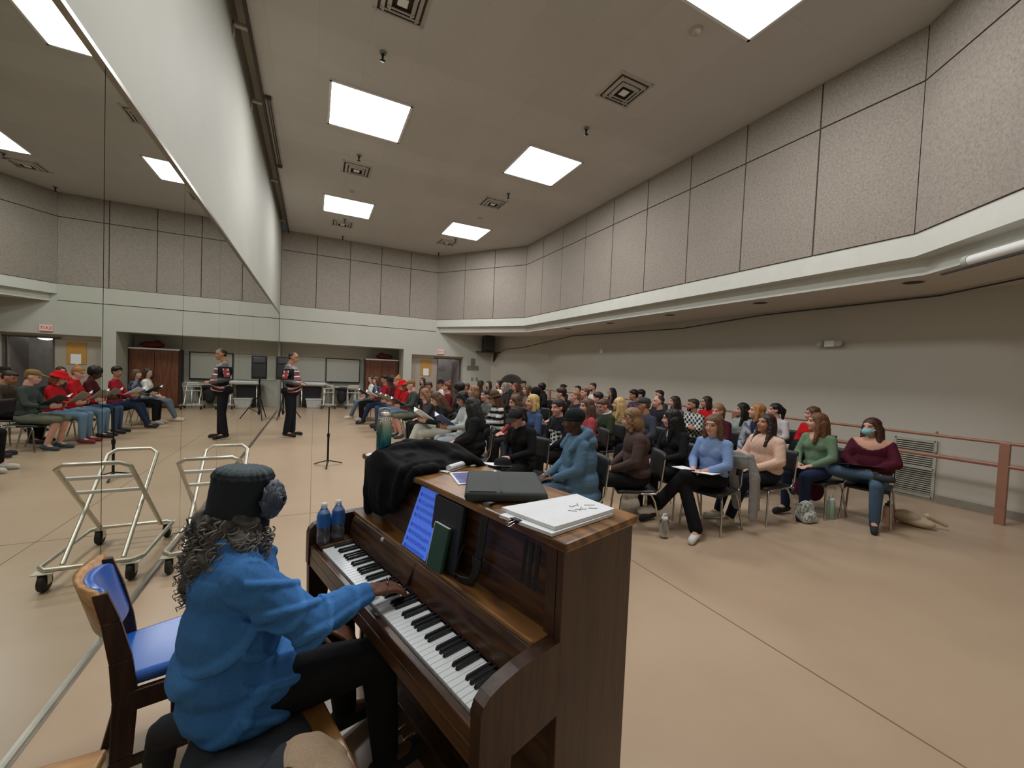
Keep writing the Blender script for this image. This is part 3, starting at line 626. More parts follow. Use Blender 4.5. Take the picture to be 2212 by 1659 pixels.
# ---- papers
def sheet(name,corners,z,m,label,cat,th=.004,parent=None,curl=.0):
    g=G(); lo=[pw(d,y,z) for d,y in corners]; n=8
    c=[np.array(p) for p in lo]; V=[];F=[]
    for j in range(n+1):
        for i in range(n+1):
            u,v=i/n,j/n; p=(c[0]*(1-u)+c[1]*u)*(1-v)+(c[3]*(1-u)+c[2]*u)*v
            p=p+np.array([0,0,th+curl*((u-.5)**2+(v-.5)**2)*2]); V.append(p)
    for j in range(n):
        for i in range(n): a=j*(n+1)+i; F.append((a,a+1,a+n+2,a+n+1))
    g.add(V,F,0,True); k=len(V)
    bd=[i for i in range(n+1)]+[j*(n+1)+n for j in range(1,n+1)]+[n*(n+1)+i for i in range(n-1,-1,-1)]+[j*(n+1) for j in range(n-1,0,-1)]
    V2=[V[i] for i in bd]+[V[i]*np.array([1,1,0])+np.array([0,0,z]) for i in bd]; q=len(bd)
    g.add(V2,[(i,(i+1)%q,q+(i+1)%q,q+i) for i in range(q)]); g.add(V2[q:],[tuple(range(q))])
    return mk(name,g,m,parent=parent,label=label,cat=cat)
sheet('sheet_music_stack',[(.225,.17),(.25,-.045),(.56,-.055),(.545,.165)],1.166,M['paper'],'lower stack of loose white score sheets at the near end of the piano lid','sheet music',.010)
top=sheet('score_booklet',[(.255,.195),(.272,-.035),(.575,-.05),(.60,.14)],1.1765,M['paper'],'top thick white score booklet on the paper pile at the near end of lid','sheet music',.010,curl=.002)
g=G(); rr=random.Random(5)
for k in range(9): 
    a=rr.uniform(.44,.52);b=rr.uniform(.0,.06); g.tube([pw(a,b,1.188),pw(a+rr.uniform(-.04,.04),b+rr.uniform(-.03,.03),1.188)],.0009,4)
mk('pencil_marks',g,M['grey_wall'],top)
bc=pe('binder_clip','small black binder clip with silver loops on the edge of the white papers','clip',at=(.232,.10,1.176))
g=G(); g.prism([(-.008,-.006),(.016,-.003),(.016,.003),(-.008,.006)],(0,-.016,0),(1,0,0),(0,0,1),(0,.032,0)); mk('clamp',g,M['black_metal'],bc)
g=G(); g.tube([(-.008,-.008,.004),(-.034,-.006,.0),(-.036,.006,.0),(-.008,.008,.004)],.0012,5); g.tube([(-.008,-.008,-.004),(-.03,-.006,-.012),(-.032,.006,-.012),(-.008,.008,-.004)],.0012,5); mk('wire_loop',g,M['chrome'],bc)
po=sheet('poster',[(.33,.56),(.58,.52),(.62,.66),(.41,.75)],1.166,M['paper'],'small blue printed poster with white border on the lid beside the bag','poster',.002)
g=G(); g.quad(pw(.348,.573,1.1688),pw(.568,.538,1.1688),pw(.603,.652,1.1688),pw(.414,.732,1.1688)); 
bm,nt,b=base('blue poster print'); n=noise_node(nt,14,6,.6); r=ramp(nt,n.outputs['Fac'],[(.3,srgb(36,44,110)),(.55,srgb(70,84,160)),(.75,srgb(150,165,215))]); nt.links.new(r.outputs['Color'],b.inputs['Base Color']); mk('print',g,bm,po)
rl=pe('paper_roll','small rolled white paper on the lid at the hem of the black jacket','paper',at=(.50,.80,1.184),rz=math.radians(20))
g=G(); g.tube([(-.085,0,0),(.085,0,0)],.016,14,flat=.8); mk('roll',g,M['paper'],rl)
g=G(); g.box((-.03,.02,-.015),(.17,.07,.003)); mk('loose_edge',g,M['paper'],rl)
g=G(); g.box((0,0,.012),(.24,.20,.022)); o=mk('grey_notebook',g,mat('lavender grey cover',srgb(120,120,140),.6),bevel=.004,label='closed lavender-grey notebook at the far end of the piano lid behind the bottle',cat='notebook'); o.location=pw(.50,1.2,1.165); o.rotation_euler=(0,0,PA+.1)
g=G(); g.lathe([(.0,.004),(.035,.004),(.038,.0)],(0,0,0),24); o=mk('coaster',g,M['paper'],label='small white paper disc at the far front corner of the piano lid',cat='coaster'); o.location=pw(.275,1.30,1.166)
# tall tinted bottle
bt=pe('drink_bottle','tall clear drink bottle with teal tint standing on far end of the piano lid','bottle',at=(.32,1.265,1.165))
tm,nt,b=base('tinted bottle plastic'); tc=nt.nodes.new('ShaderNodeTexCoord'); sx=nt.nodes.new('ShaderNodeSeparateXYZ'); nt.links.new(tc.outputs['Object'],sx.inputs[0]); n_=noise_node(nt,9,2)
ad=nt.nodes.new('ShaderNodeMath'); ad.operation='MULTIPLY_ADD'; nt.links.new(n_.outputs['Fac'],ad.inputs[0]); ad.inputs[1].default_value=.08; nt.links.new(sx.outputs[2],ad.inputs[2])
r=ramp(nt,ad.outputs[0],[(.05,srgb(150,190,190)),(.09,srgb(40,130,160)),(.16,srgb(100,170,160)),(.22,srgb(205,205,190))]); nt.links.new(r.outputs['Color'],b.inputs['Base Color']); b.inputs['Transmission Weight'].default_value=.75; b.inputs['Roughness'].default_value=.12
g=G(); g.lathe([(0,0),(.036,0),(.04,.01),(.04,.175),(.034,.195),(.028,.20)],(0,0,0),24); mk('body',g,tm,bt)
g=G(); g.lathe([(.029,.20),(.034,.202),(.034,.225),(.026,.24),(0,.242)],(0,0,0),20); cp=mk('cap',g,M['glass_clear'],bt)
g=G(); g.tube([(-.028,0,.225),(-.03,0,.255),(0,0,.262),(.03,0,.255),(.028,0,.225)],.006,6); mk('carry_loop',g,M['vent'],cp)
g=G(); g.cyl((-.0395,0,.125),(-.0415,0,.125),.007,n=12); mk('emblem',g,M['black_plastic'],bt)
# water bottles on bass key block
lab=mat('blue label',srgb(58,120,190),.4,var=.25,vscale=30)
for k,(d,y,n) in enumerate([(.018,1.275,'nearer the pianist'),(.092,1.282,'nearer the fallboard')]):
    w=pe('water_bottle','clear blue-labelled water bottle on the bass key block, '+n,'bottle','water bottles on the piano',at=(d,y,.75))
    g=G(); g.lathe([(0,.004),(.026,.0),(.032,.008),(.032,.04),(.029,.06),(.032,.08),(.032,.135),(.028,.155),(.014,.18),(.013,.19)],(0,0,0),20); mk('body',g,M['glass_clear'],w)
    g=G(); g.lathe([(.0325,.085),(.0328,.09),(.0328,.135),(.029,.155)],(0,0,0),20); mk('wrap_label',g,lab,w)
    g=G(); g.lathe([(.0155,.185),(.0155,.203),(.0,.204)],(0,0,0),16); mk('cap',g,M['white'],w)
# ---- bench
bn=pe('piano_bench','dark brown wooden piano bench under the pianist','bench')
bx0,bx1,by0,by1=-.55,-.185,.12,1.03
g=G(); g.box(((bx0+bx1)/2,(by0+by1)/2,.468),(bx1-bx0,by1-by0,.03)); mk('seat',g,M['oak_top'],bn,bevel=.008)
g=G()
g.box(((bx0+bx1)/2,by0+.05,.41),(bx1-bx0-.08,.02,.09));g.box(((bx0+bx1)/2,by1-.05,.41),(bx1-bx0-.08,.02,.09));g.box((bx0+.04,(by0+by1)/2,.41),(.02,by1-by0-.1,.09));g.box((bx1-.04,(by0+by1)/2,.41),(.02,by1-by0-.1,.09)); mk('apron',g,M['oak_dark'],bn)
for x in (bx0+.045,bx1-.045):
    for y in (by0+.055,by1-.055):
        g=G(); g.hexa([(x-.014,y-.014,0),(x+.014,y-.014,0),(x+.014,y+.014,0),(x-.014,y+.014,0)],[(x-.024,y-.024,.45),(x+.024,y-.024,.45),(x+.024,y+.024,.45),(x-.024,y+.024,.45)]); mk('leg',g,M['oak_dark'],bn,bevel=.003)
# ---- blue library chair (local x forward, y sideways)
bc=pe('library_chair','dark wooden chair with blue vinyl seat and back pad beside the mirror','chair',at=(-.705,1.325,0))
def post(s):
    g=G(); y=s*.168; 
    P=[(-.05,.0),(-.005,.18),(.005,.40),(-.008,.55),(-.035,.70),(-.065,.815)]; W=[.026,.032,.036,.032,.026,.02]
    for (x0,z0),(x1,z1),w0,w1 in zip(P[:-1],P[1:],W[:-1],W[1:]):
        g.hexa([(x0-w0,y-.014,z0),(x0+w0,y-.014,z0),(x0+w0,y+.014,z0),(x0-w0,y+.014,z0)],[(x1-w1,y-.014,z1),(x1+w1,y-.014,z1),(x1+w1,y+.014,z1),(x1-w1,y+.014,z1)])
    return mk('rear_leg',g,M['dark_wood'],bc,bevel=.004)
post(-1); post(1)
for s in (-1,1):
    g=G(); g.hexa([(.375,s*.205-.016,0),(.405,s*.205-.016,0),(.405,s*.205+.016,0),(.375,s*.205+.016,0)],[(.36,s*.205-.018,.41),(.415,s*.205-.018,.41),(.415,s*.205+.018,.41),(.36,s*.205+.018,.41)]); mk('front_leg',g,M['dark_wood'],bc,bevel=.003)
    rail_=lambda g,z,h,t: g.hexa([(-.01,s*.168-t,z-h),(.39,s*.205-t,z-h),(.39,s*.205+t,z-h),(-.01,s*.168+t,z-h)],[(-.01,s*.168-t,z+h),(.39,s*.205-t,z+h),(.39,s*.205+t,z+h),(-.01,s*.168+t,z+h)])
    g=G(); rail_(g,.385,.0375,.013); mk('side_rail',g,M['dark_wood'],bc,bevel=.003)
    g=G(); rail_(g,.15,.0175,.010); mk('stretcher',g,M['dark_wood'],bc,bevel=.003)
    g=G(); g.box((.15,s*.183,.265),(.035,.018,.20)); mk('strut',g,M['dark_wood'],bc,bevel=.003)
g=G(); g.box((.385,0,.385),(.025,.40,.07)); g.box((.0,0,.385),(.025,.32,.07)); mk('cross_rail',g,M['dark_wood'],bc)
g=G(); g.hexa([(-.02,-.165,.427),(.415,-.205,.427),(.415,.205,.427),(-.02,.165,.427)],[(-.02,-.165,.477),(.415,-.205,.477),(.415,.205,.477),(-.02,.165,.477)]); mk('seat',g,M['blue_vinyl'],bc,bevel=.022,seg=4)
g=G(); n=14
for (xo,th,z0,z1,w,m) in ((0,.02,.64,.83,.180,0),):
    V=[];F=[]
    for i in range(n+1):
        y=-w+2*w*i/n; cv=-.055*(1-(y/w)**2)
        for z in (z0,z1):
            xb=-.037-(z-.70)*.26+cv
            V+= [(xb-.018,y,z),(xb+.004,y,z)]
    for i in range(n):
        a=i*4; F+=[(a,a+4,a+6,a+2),(a+1,a+3,a+7,a+5),(a+2,a+6,a+7,a+3),(a,a+1,a+5,a+4)]
    F+=[(0,2,3,1),(n*4,n*4+1,n*4+3,n*4+2)]; g.add(V,F,0,True)
mk('back_rail',g,M['oak_light'],bc)
g=G(); V=[];F=[]
w=.160
for i in range(n+1):
    y=-w+2*w*i/n; cv=-.055*(1-(y/w)**2); e=1-abs(2*i/n-1)**6
    for z in (.565,.815):
        zz=.70+(z-.70)*(.75+.25*e); xb=-.037-(zz-.70)*.26+cv
        V+=[(xb+.003,y,zz),(xb+.02+.016*e,y,zz)]
for i in range(n):
    a=i*4; F+=[(a,a+4,a+6,a+2),(a+1,a+3,a+7,a+5),(a+2,a+6,a+7,a+3),(a,a+1,a+5,a+4)]
F+=[(0,2,3,1),(n*4,n*4+1,n*4+3,n*4+2)]; g.add(V,F,0,True); mk('back_pad',g,M['blue_vinyl'],bc,bevel=.01,seg=3,angle=60)
# ---- light oak stool, bottom left corner
st=empty('oak_stool',(-.78,1.25,0),0,'light oak wooden stool top at the bottom left beside the blue chair','stool')
g=G(); g.box((0,0,.485),(.52,.58,.035)); mk('seat',g,M['oak_light'],st,bevel=.008)
for x in (-.22,.22):
    for y in (-.25,.25):
        g=G(); g.box((x,y,.234),(.04,.04,.468)); mk('leg',g,M['oak_light'],st,bevel=.003)
# ---------------------------------------------------------------- people: shapes fused by voxel remesh into continuous surfaces
JOBS=[]; TMP=[]
class P:  # list of closed shapes to be fused
    def __init__(s): s.v=[]; s.f=[]; s.n=0
    def add(s,geo,T=None):
        V,F=geo; V=np.asarray(V,float)
        if T is not None: V=V@T[0].T+T[1]
        s.f.extend([tuple(i+s.n for i in f) for f in F]); s.v.append(V); s.n+=len(V)
    def cap(s,p0,p1,r0,r1,T=None,n=12): s.add(cap_geo(p0,p1,r0,r1,n),T)
    def ell(s,c,r,T=None,R=None): s.add(ell_geo(c,r,R,16,10),T)
    def chain(s,pts,rs,T=None):
        for a,b,r,q in zip(pts[:-1],pts[1:],rs[:-1],rs[1:]): s.cap(a,b,r,q,T)
def fuse(name,p,m,vox,post,parent=None,sm=3):
    me=bpy.data.meshes.new(name); me.from_pydata(np.concatenate(p.v).tolist(),[],p.f); me.update()
    o=bpy.data.objects.new(name,me); COL.objects.link(o)
    if parent: o.parent=parent
    a=o.modifiers.new('r','REMESH'); a.mode='VOXEL'; a.voxel_size=vox; a.use_smooth_shade=True
    if sm: b=o.modifiers.new('s','SMOOTH'); b.factor=.5; b.iterations=sm
    JOBS.append((o,m,post)); return o
def run_jobs():
    dg=bpy.context.evaluated_depsgraph_get()
    new=[bpy.data.meshes.new_from_object(o.evaluated_get(dg)) for o,_,_ in JOBS]
    for (o,m,post),me in zip(JOBS,new):
        old=o.data; o.modifiers.clear(); o.data=me; me.name=o.name; bpy.data.meshes.remove(old)
        n=len(me.vertices); V=np.empty(n*3); me.vertices.foreach_get('co',V); V=V.reshape(-1,3)
        N=np.empty(n*3); me.vertex_normals.foreach_get('vector',N); N=N.reshape(-1,3)
        V2,C=post(V.copy(),N)
        me.vertices.foreach_set('co',V2.ravel()); at=me.color_attributes.new('Col','FLOAT_COLOR','POINT')
        at.data.foreach_set('color',np.concatenate([np.clip(C,0,1),np.ones((n,1))],1).astype(np.float32).ravel())
        me.materials.clear(); me.materials.append(m); me.polygons.foreach_set('use_smooth',np.ones(len(me.polygons),bool)); me.update()
    JOBS.clear()
WK=[(RNG.normal(size=3)*k,RNG.uniform(0,6.28)) for k in (9,14,20,27,38,50)]
def wrinkle(V): return sum(np.sin(V@k+p+1.5*np.sin(V@k[::-1]*.6+p))/ (i+1.2) for i,(k,p) in enumerate(WK))
SK={'fair':srgb(206,158,136),'pink':srgb(212,158,140),'tan':srgb(178,128,100),'brown':srgb(118,78,56),'dark':srgb(76,48,36)}
HC={'black':srgb(24,21,20),'dark':srgb(46,33,27),'brown':srgb(84,58,42),'light':srgb(128,96,66),'blond':srgb(192,160,104),'auburn':srgb(104,56,34),'honey':srgb(150,104,58),'grey':srgb(120,114,106)}
def mixc(C,w,c): return C*(1-w[:,None])+np.array(c)*w[:,None]
def face_post(T,skin,brow,detail):
    R,t=T; skin=np.array(skin)
    def post(V,N):
        H=(V-t)@R; x,y,z=H.T; d=np.abs(x); fr=(y>.045)
        s=np.exp(-(((d-.031)/.015)**2+((z-.006)/.011)**2+((y-.085)/.03)**2)); V=V-(R@np.array([0,1.,0]))*(s*.0065)[:,None]
        C=np.tile(skin,(len(V),1)); C=mixc(C,.25*np.exp(-(((d-.036)/.02)**2+((z+.028)/.02)**2))*fr,np.array(skin)*np.array([1.05,.72,.7]))
        C=mixc(C,.55*np.exp(-(((d-.031)/.022)**2+((z-.006)/.014)**2))*fr,skin*.62)
        C=mixc(C,.95*((((d-.031)/.0135)**2+((z-.005)/.006)**2)<1.2)*fr,(.035,.025,.02))
        if detail: C=mixc(C,.8*((((d-.031)/.013)**2+((z-.005)/.0055)**2)<1)*(np.abs(d-.031)>.006)*fr,(.5,.46,.43))
        C=mixc(C,.75*np.exp(-(((d-.033)/.017)**4+((z-.027-.1*(.033-d)*0)/.0055)**2))*fr,np.array(brow)*.8)
        C=mixc(C,.8*np.exp(-((d/.021)**4+((z+.058)/.0075)**2))*fr,skin*np.array([.78,.42,.42]))
        C=mixc(C,.7*np.exp(-((d/.019)**4+((z+.058)/.0022)**2))*fr,skin*.25)
        C=mixc(C,.4*np.exp(-((d/.012)**2+((z+.036)/.005)**2))*fr,skin*.45)
        return V,C
    return post
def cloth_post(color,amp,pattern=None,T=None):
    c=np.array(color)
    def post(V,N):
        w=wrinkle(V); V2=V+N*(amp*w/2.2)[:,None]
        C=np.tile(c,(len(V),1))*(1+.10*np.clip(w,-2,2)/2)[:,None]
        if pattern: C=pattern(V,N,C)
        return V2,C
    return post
def hair_post(color,T,streak=.25,hi=None):
    R,t=T; c=np.array(color); h=np.array(hi) if hi is not None else c*1.7
    def post(V,N):
        H=(V-t)@R; a=np.arctan2(H[:,0],H[:,1]+.02); s=np.sin(26*a+3*np.sin(7*H[:,2]*9)+9*np.sin(2*a))+.6*np.sin(47*a+14*H[:,2])
        V2=V+N*(.0022*s)[:,None]
        C=np.tile(c,(len(V),1)); C=mixc(C,np.clip(.5+.5*s/1.6,0,1)*streak,h)
        return V2,C
    return post
def curl_post(color,T):
    c=np.array(color)
    def post(V,N):
        w=sum(np.sin(V@(k*3.4)+p) for k,p in WK[:5]); V2=V+N*(.0045*w/2)[:,None]
        return V2,np.tile(c,(len(V),1))*(1+.22*np.clip(w,-2,2)/2)[:,None]
    return post
def stripes(a,b,w):
    a=np.array(a);b=np.array(b)
    def f(V,N,C): k=(np.sin(V[:,2]/w*PI+V[:,0]*3)>0).astype(float); return mixc(np.tile(a,(len(V),1)),k,b)
    return f
def checks(a,b,w):
    a=np.array(a);b=np.array(b)
    def f(V,N,C): k=(np.sin(V[:,2]/w*PI)*np.sin((V[:,0]+V[:,1])/w*PI)>0).astype(float); return mixc(np.tile(a,(len(V),1)),k,b)
    return f
def blotch(a,b,s):
    a=np.array(a);b=np.array(b)
    def f(V,N,C): k=(np.sin(V@WK[1][0]*s)+np.sin(V@WK[2][0]*s+1)+np.sin(V@WK[3][0]*s*.7)>.4).astype(float); return mixc(np.tile(a,(len(V),1)),k,b)
    return f
def front_patch(c,z0,z1,w):
    def f(V,N,C):
        k=((np.abs(V[:,0])<w)&(V[:,2]>z0)&(V[:,2]<z1)&(N[:,1]>.2)&(np.sin(V[:,0]*90)+np.sin(V[:,2]*110+V[:,0]*40)>-.3)).astype(float); return mixc(C,k,np.array(c))
    return f
def scoop(c,z0,w):
    def f(V,N,C):
        k=np.clip(((V[:,2]-z0-(V[:,0]/w)**2*.12)/.006),0,1)*(N[:,1]>-.25)*(np.abs(V[:,0])<w); return mixc(C,k,np.array(c))
    return f
def collar_v(c):
    def f(V,N,C):
        k=((np.abs(V[:,0])<.055*(V[:,2]-.86)/.14)&(V[:,2]>.86)&(N[:,1]>0)).astype(float); return mixc(C,k,np.array(c))
    return f
I3=np.eye(3)
def head_shapes(p,T,male=False,n0=None):
    k=1.04 if male else 1.0
    p.ell((0,-.012,.028),(.074*k,.094*k,.087*k),T); p.ell((0,.018,-.03),(.061*k,.070,.080*k),T); p.ell((0,.034,-.078),(.043*k,.046,.034),T); p.ell((0,.066,-.094*k),(.022*k,.018,.018),T)
    p.cap((0,.084,.008),(0,.107,-.028),.008,.0125,T,8); p.ell((0,.094,-.032),(.019,.012,.010),T)
    for s in (-1,1):
        p.ell((s*.074*k,-.006,-.008),(.012,.02,.031),T); p.ell((s*.032,.058,-.030),(.026,.024,.026),T)
    p.cap((-.034,.074,.030),(.034,.074,.030),.012,.012,T,8); p.ell((0,.083,-.053),(.022,.011,.007),T); p.ell((0,.081,-.064),(.019,.011,.007),T)
def hand_shapes(p,W,d,nrm,side,curl=.5,r=.0095,spread=1.0,L=1.0):
    """palm from wrist W along d; nrm = back-of-hand normal; side=+1 puts the thumb on +lat"""
    W=np.array(W,float);d=np.array(d,float);d/=np.linalg.norm(d);nrm=np.array(nrm,float);nrm-=d*(nrm@d);nrm/=np.linalg.norm(nrm);lat=np.cross(d,nrm)*side
    Rm=np.stack([lat,d,nrm],1); p.ell(W+d*.045*L,(.039*L,.050*L,.016*L),None,Rm); p.cap(W-d*.015,W+d*.03,.026*L,.024*L,None,8)
    for k,(o,l) in enumerate(((.029,.074),(.010,.082),(-.010,.076),(-.028,.060))):
        b=W+d*.078*L+lat*o*L; dd=d+lat*o*2.0*spread; dd/=np.linalg.norm(dd); a=b
        for j in range(3):
            ang=curl*(.35+.55*j); v=dd*math.cos(ang)-nrm*math.sin(ang); e=a+v*l*L*(.44,.32,.24)[j]; p.cap(a,e,r*L*(1-.08*j),r*L*(.95-.08*j),None,8); a=e
    b=W+d*.022*L+lat*.026*L; v=d*.62+lat*.72-nrm*.25; v/=np.linalg.norm(v); m=b+v*.040*L; v2=d*.9+lat*.25-nrm*.3; v2/=np.linalg.norm(v2); p.cap(b,m,r*1.25*L,r*1.1*L,None,8); p.cap(m,m+v2*.032*L,r*1.1*L,r*.9*L,None,8)
HEADP=np.array([0,.0,-.115])
def hair_shapes(style,p,T):
    if style in ('short','cap','back_cap'):
        p.ell((0,-.022,.044),(.080,.097,.080),T); p.ell((0,-.052,.0),(.068,.058,.068),T); p.ell((0,.05,.085),(.05,.035,.022),T)
    elif style=='buzz': p.ell((0,-.022,.042),(.077,.094,.078),T); p.ell((0,-.045,.0),(.066,.058,.06),T)
    elif style=='volume': p.ell((0,-.02,.058),(.092,.108,.085),T); p.ell((0,-.055,.01),(.08,.068,.08),T); p.ell((0,.055,.085),(.06,.045,.032),T)
    elif style=='curly': p.ell((0,-.03,.05),(.115,.125,.105),T); p.ell((0,-.05,.0),(.10,.09,.085),T)
    else:
        p.ell((0,-.022,.042),(.084,.101,.083),T); p.ell((0,-.05,.0),(.076,.066,.08),T)
        if style in ('mid','fringe'):
            for s in (-1,1): p.chain([(s*.058,.010,.06),(s*.081,-.002,-.02),(s*.088,.0,-.13)],[.027,.031,.028],T)
            p.ell((0,-.066,-.07),(.092,.055,.11),T)
            if style=='fringe': p.ell((0,.066,.055),(.052,.026,.026),T)
        if style=='long':
            for s in (-1,1): p.chain([(s*.054,.014,.066),(s*.080,.0,-.02),(s*.090,.0,-.13),(s*.098,.035,-.26)],[.026,.030,.032,.022],T)
            p.chain([(0,-.07,.0),(0,-.09,-.14),(0,-.115,-.32)],[.072,.072,.05],T); p.chain([(.05,-.05,-.02),(.07,-.075,-.28)],[.055,.04],T); p.chain([(-.05,-.05,-.02),(-.07,-.075,-.28)],[.055,.04],T)
        if style=='bun': p.ell((0,-.07,.125),(.042,.042,.038),T)
        if style=='pony': p.chain([(0,-.10,.05),(0,-.145,.0),(0,-.135,-.15)],[.03,.04,.02],T)
def hat_shapes(style,p,T):
    if style=='cap': p.ell((0,-.014,.062),(.087,.104,.066),T); p.ell((0,.115,.052),(.066,.066,.009),T,rotx(-.15))
    if style=='back_cap': p.ell((0,-.014,.062),(.087,.104,.066),T); p.ell((0,-.135,.06),(.066,.06,.009),T,rotx(.2))
    if style=='beanie': p.ell((0,-.02,.06),(.090,.106,.085),T); p.add(ell_geo((0,-.014,.032),(.093,.11,.028)),T)
    if style=='bucket':
        p.ell((0,-.012,.075),(.086,.10,.062),T); p.add(lathe_geo([(.0,.03),(.088,.062),(.098,.062),(.142,.016),(.138,.010),(.0,.028)]),T)
    if style=='brim':
        p.ell((0,-.012,.085),(.082,.096,.07),T); p.add(lathe_geo([(.0,.045),(.15,.062),(.152,.052),(.0,.036)]),T)
    if style=='hood': p.ell((0,-.03,.03),(.108,.115,.115),T); p.ell((0,-.06,-.1),(.11,.08,.1),T)
    if style=='band': p.add(torus_geo(.088,.012,.105),(T[0]@rotx(-.35),T[1]+T[0]@np.array([0,-.008,.052])))
def lathe_geo(prof,n=24):
    t=np.linspace(0,2*PI,n,endpoint=False); V=[];k=len(prof)
    for r,z in prof: V+= [(max(r,.001)*math.cos(a),max(r,.001)*1.1*math.sin(a),z) for a in t]
    F=[(i*n+q,i*n+(q+1)%n,((i+1)%k)*n+(q+1)%n,((i+1)%k)*n+q) for i in range(k) for q in range(n)]
    return np.array(V),F
def torus_geo(rx,r,ry,n=24,q=8):
    V=[];F=[]
    for i in range(n):
        a=2*PI*i/n
        for j in range(q):
            b=2*PI*j/q; V.append(((rx+r*.4*math.cos(b))*math.cos(a),(ry+r*.4*math.cos(b))*math.sin(a),r*math.sin(b)))
    F=[(i*q+j,((i+1)%n)*q+j,((i+1)%n)*q+(j+1)%q,i*q+(j+1)%q) for i in range(n) for j in range(q)]
    return np.array(V),F
def build_person(J,sp,loc,rz,vox,label,cat='person',group='seated choir members'):
    """J: joints in local coords (x right, y forward). sp: look"""
    male=sp.get('male',False); fat=sp.get('fat',1.0); Th=J['T']; top=np.array(sp['top']); leg=np.array(sp['leg']); skin=np.array(SK[sp['skin']])
    detail=vox<.009; fr=max(.0095,vox*.85)
    b=P(); head_shapes(b,Th,male); hc=J['T'][1]; nb=J['neck']
    b.cap(nb,hc+Th[0]@np.array([0,-.022,-.06]),.056*(1.1 if male else 1),.052*(1.1 if male else 1))
    b.ell(J['chest'],(.125*fat,.09*fat,.15),None,J['Rt']); b.ell(J['belly'],(.12*fat,.095*fat,.16),None,J['Rt']); b.ell(J['pelvis'],(.14*fat,.11*fat,.11))
    b.cap(J['sh'][0],J['sh'][1],.05,.05)
    b.cap(J['chest'],nb,.09,.055)
    for i,s in enumerate((-1,1)):
        b.chain([J['sh'][i],J['el'][i],J['wr'][i]],[.048,.038,.027])
        hd=J['hd'][i]; hand_shapes(b,J['wr'][i],hd[0],hd[1],(1 if s<0 else -1)*hd[3] if len(hd)>3 else (1 if s<0 else -1),hd[2],fr,sp.get('spread',1.0),sp.get('handL',1.0))
        b.chain([J['hip'][i],J['kn'][i],J['an'][i]],[.075,.055,.038]); b.cap(J['an'][i],J['toe'][i],.035,.028)
    body=fuse('person',b,M['skin'],vox,face_post(Th,skin,HC[sp['hc']] if sp['hc'] in HC else (.05,.04,.03),detail)); body.location=loc; body.rotation_euler=(0,0,rz); put(body,label,cat,group)
    # shirt
    c=P(); k=sp.get('loose',1.0)
    c.ell(J['chest'],(.150*fat*k,.112*fat*k,.165),None,J['Rt']); c.ell(J['belly'],(.150*fat*k,.108*fat*k,.19),None,J['Rt']); c.ell(J['hem'],(.165*fat*k,.128*fat*k,.085)); c.cap(J['belly'],J['hem'],.10*fat*k,.112*fat*k)
    c.cap(J['sh'][0],J['sh'][1],.060*k,.060*k); c.cap(J['chest']+np.array([0,0,.05]),nb-(nb-J['chest'])*sp.get('ndrop',.26),.095,.060)
    if sp.get('bust',not male): 
        for s in (-1,1): c.ell(J['chest']+J['Rt']@np.array([s*.060,.068,-.025]),(.066,.055,.075),None,J['Rt'])
    slv=sp.get('sleeve',1.0)
    for i in (0,1):
        c.cap(J['sh'][i],J['el'][i],.056*k,.050*k)
        if slv>.5: w=J['el'][i]+(J['wr'][i]-J['el'][i])*(.97*slv); c.cap(J['el'][i],w,.050*k,.037*k)
    if sp.get('hoodie'): c.ell(nb+J['Rt']@np.array([0,-.055,-.01]),(.10,.05,.05),None,J['Rt']); c.ell(nb+J['Rt']@np.array([0,.02,-.03]),(.085,.06,.035),None,J['Rt'])
    for e in sp.get('extra',[]): e(c,J)
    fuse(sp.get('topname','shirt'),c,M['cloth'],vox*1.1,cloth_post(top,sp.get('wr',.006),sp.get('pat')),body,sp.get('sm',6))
    # trousers
    q=P(); pf=sp.get('pf',fat); q.ell(J['pelvis']+np.array([0,0,-.005]),(.165*pf,.128*pf,.112))
    for i in (0,1):
        q.cap(J['hip'][i],J['kn'][i],.092*min(fat,1.15),.070)
        if not sp.get('shorts'): 
            a=J['an'][i]+(J['kn'][i]-J['an'][i])*.06; q.cap(J['kn'][i],a,.068,.052*sp.get('flare',1.0))
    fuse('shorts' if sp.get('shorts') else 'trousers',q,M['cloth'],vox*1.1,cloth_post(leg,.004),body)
    for i in (0,1):
        s_=P(); a=J['an'][i]; t=J['toe'][i]; d=(t-a); d[2]=0; d/=np.linalg.norm(d)+1e-9
        up=np.array([0,0,1.]) if 'footup' not in J else J['footup'][i]
        s_.cap(a-d*.035-up*.02,t-up*.0,.043,.037); s_.cap(a-d*.035-up*.035,t+d*.01-up*.012,.034,.032); s_.cap(a+up*.012,a-up*.01,.044,.045)
        sc=np.array(sp.get('shoe',(.04,.04,.045)))
        def shp(V,N,sc=sc,zl=t[2]-.022): 
            C=np.tile(sc,(len(V),1)); return V,C
        fuse('shoe',s_,M['cloth'],max(vox,.009),shp,body,2)
    # hair / hats / extras
    hs=sp['hair']
    if hs!='none':
        h=P(); hair_shapes(hs,h,Th); fuse('hair',h,M['hair'],max(vox,.007),curl_post(HC[sp['hc']],Th) if hs=='curly' else hair_post(HC[sp['hc']],Th,sp.get('streak',.28),sp.get('hi')),body,2)
    if sp.get('hat'):
        h=P(); hat_shapes(sp['hat'],h,Th); fuse({'cap':'cap','back_cap':'cap','beanie':'beanie','bucket':'bucket_hat','brim':'hat','hood':'hood','band':'headband'}[sp['hat']],h,M['cloth'],max(vox*.8,.006),cloth_post(sp['hatc'],.001),body,1)
    R,t=Th; tp=lambda x,y,z: tuple(t+R@np.array([x,y,z]))
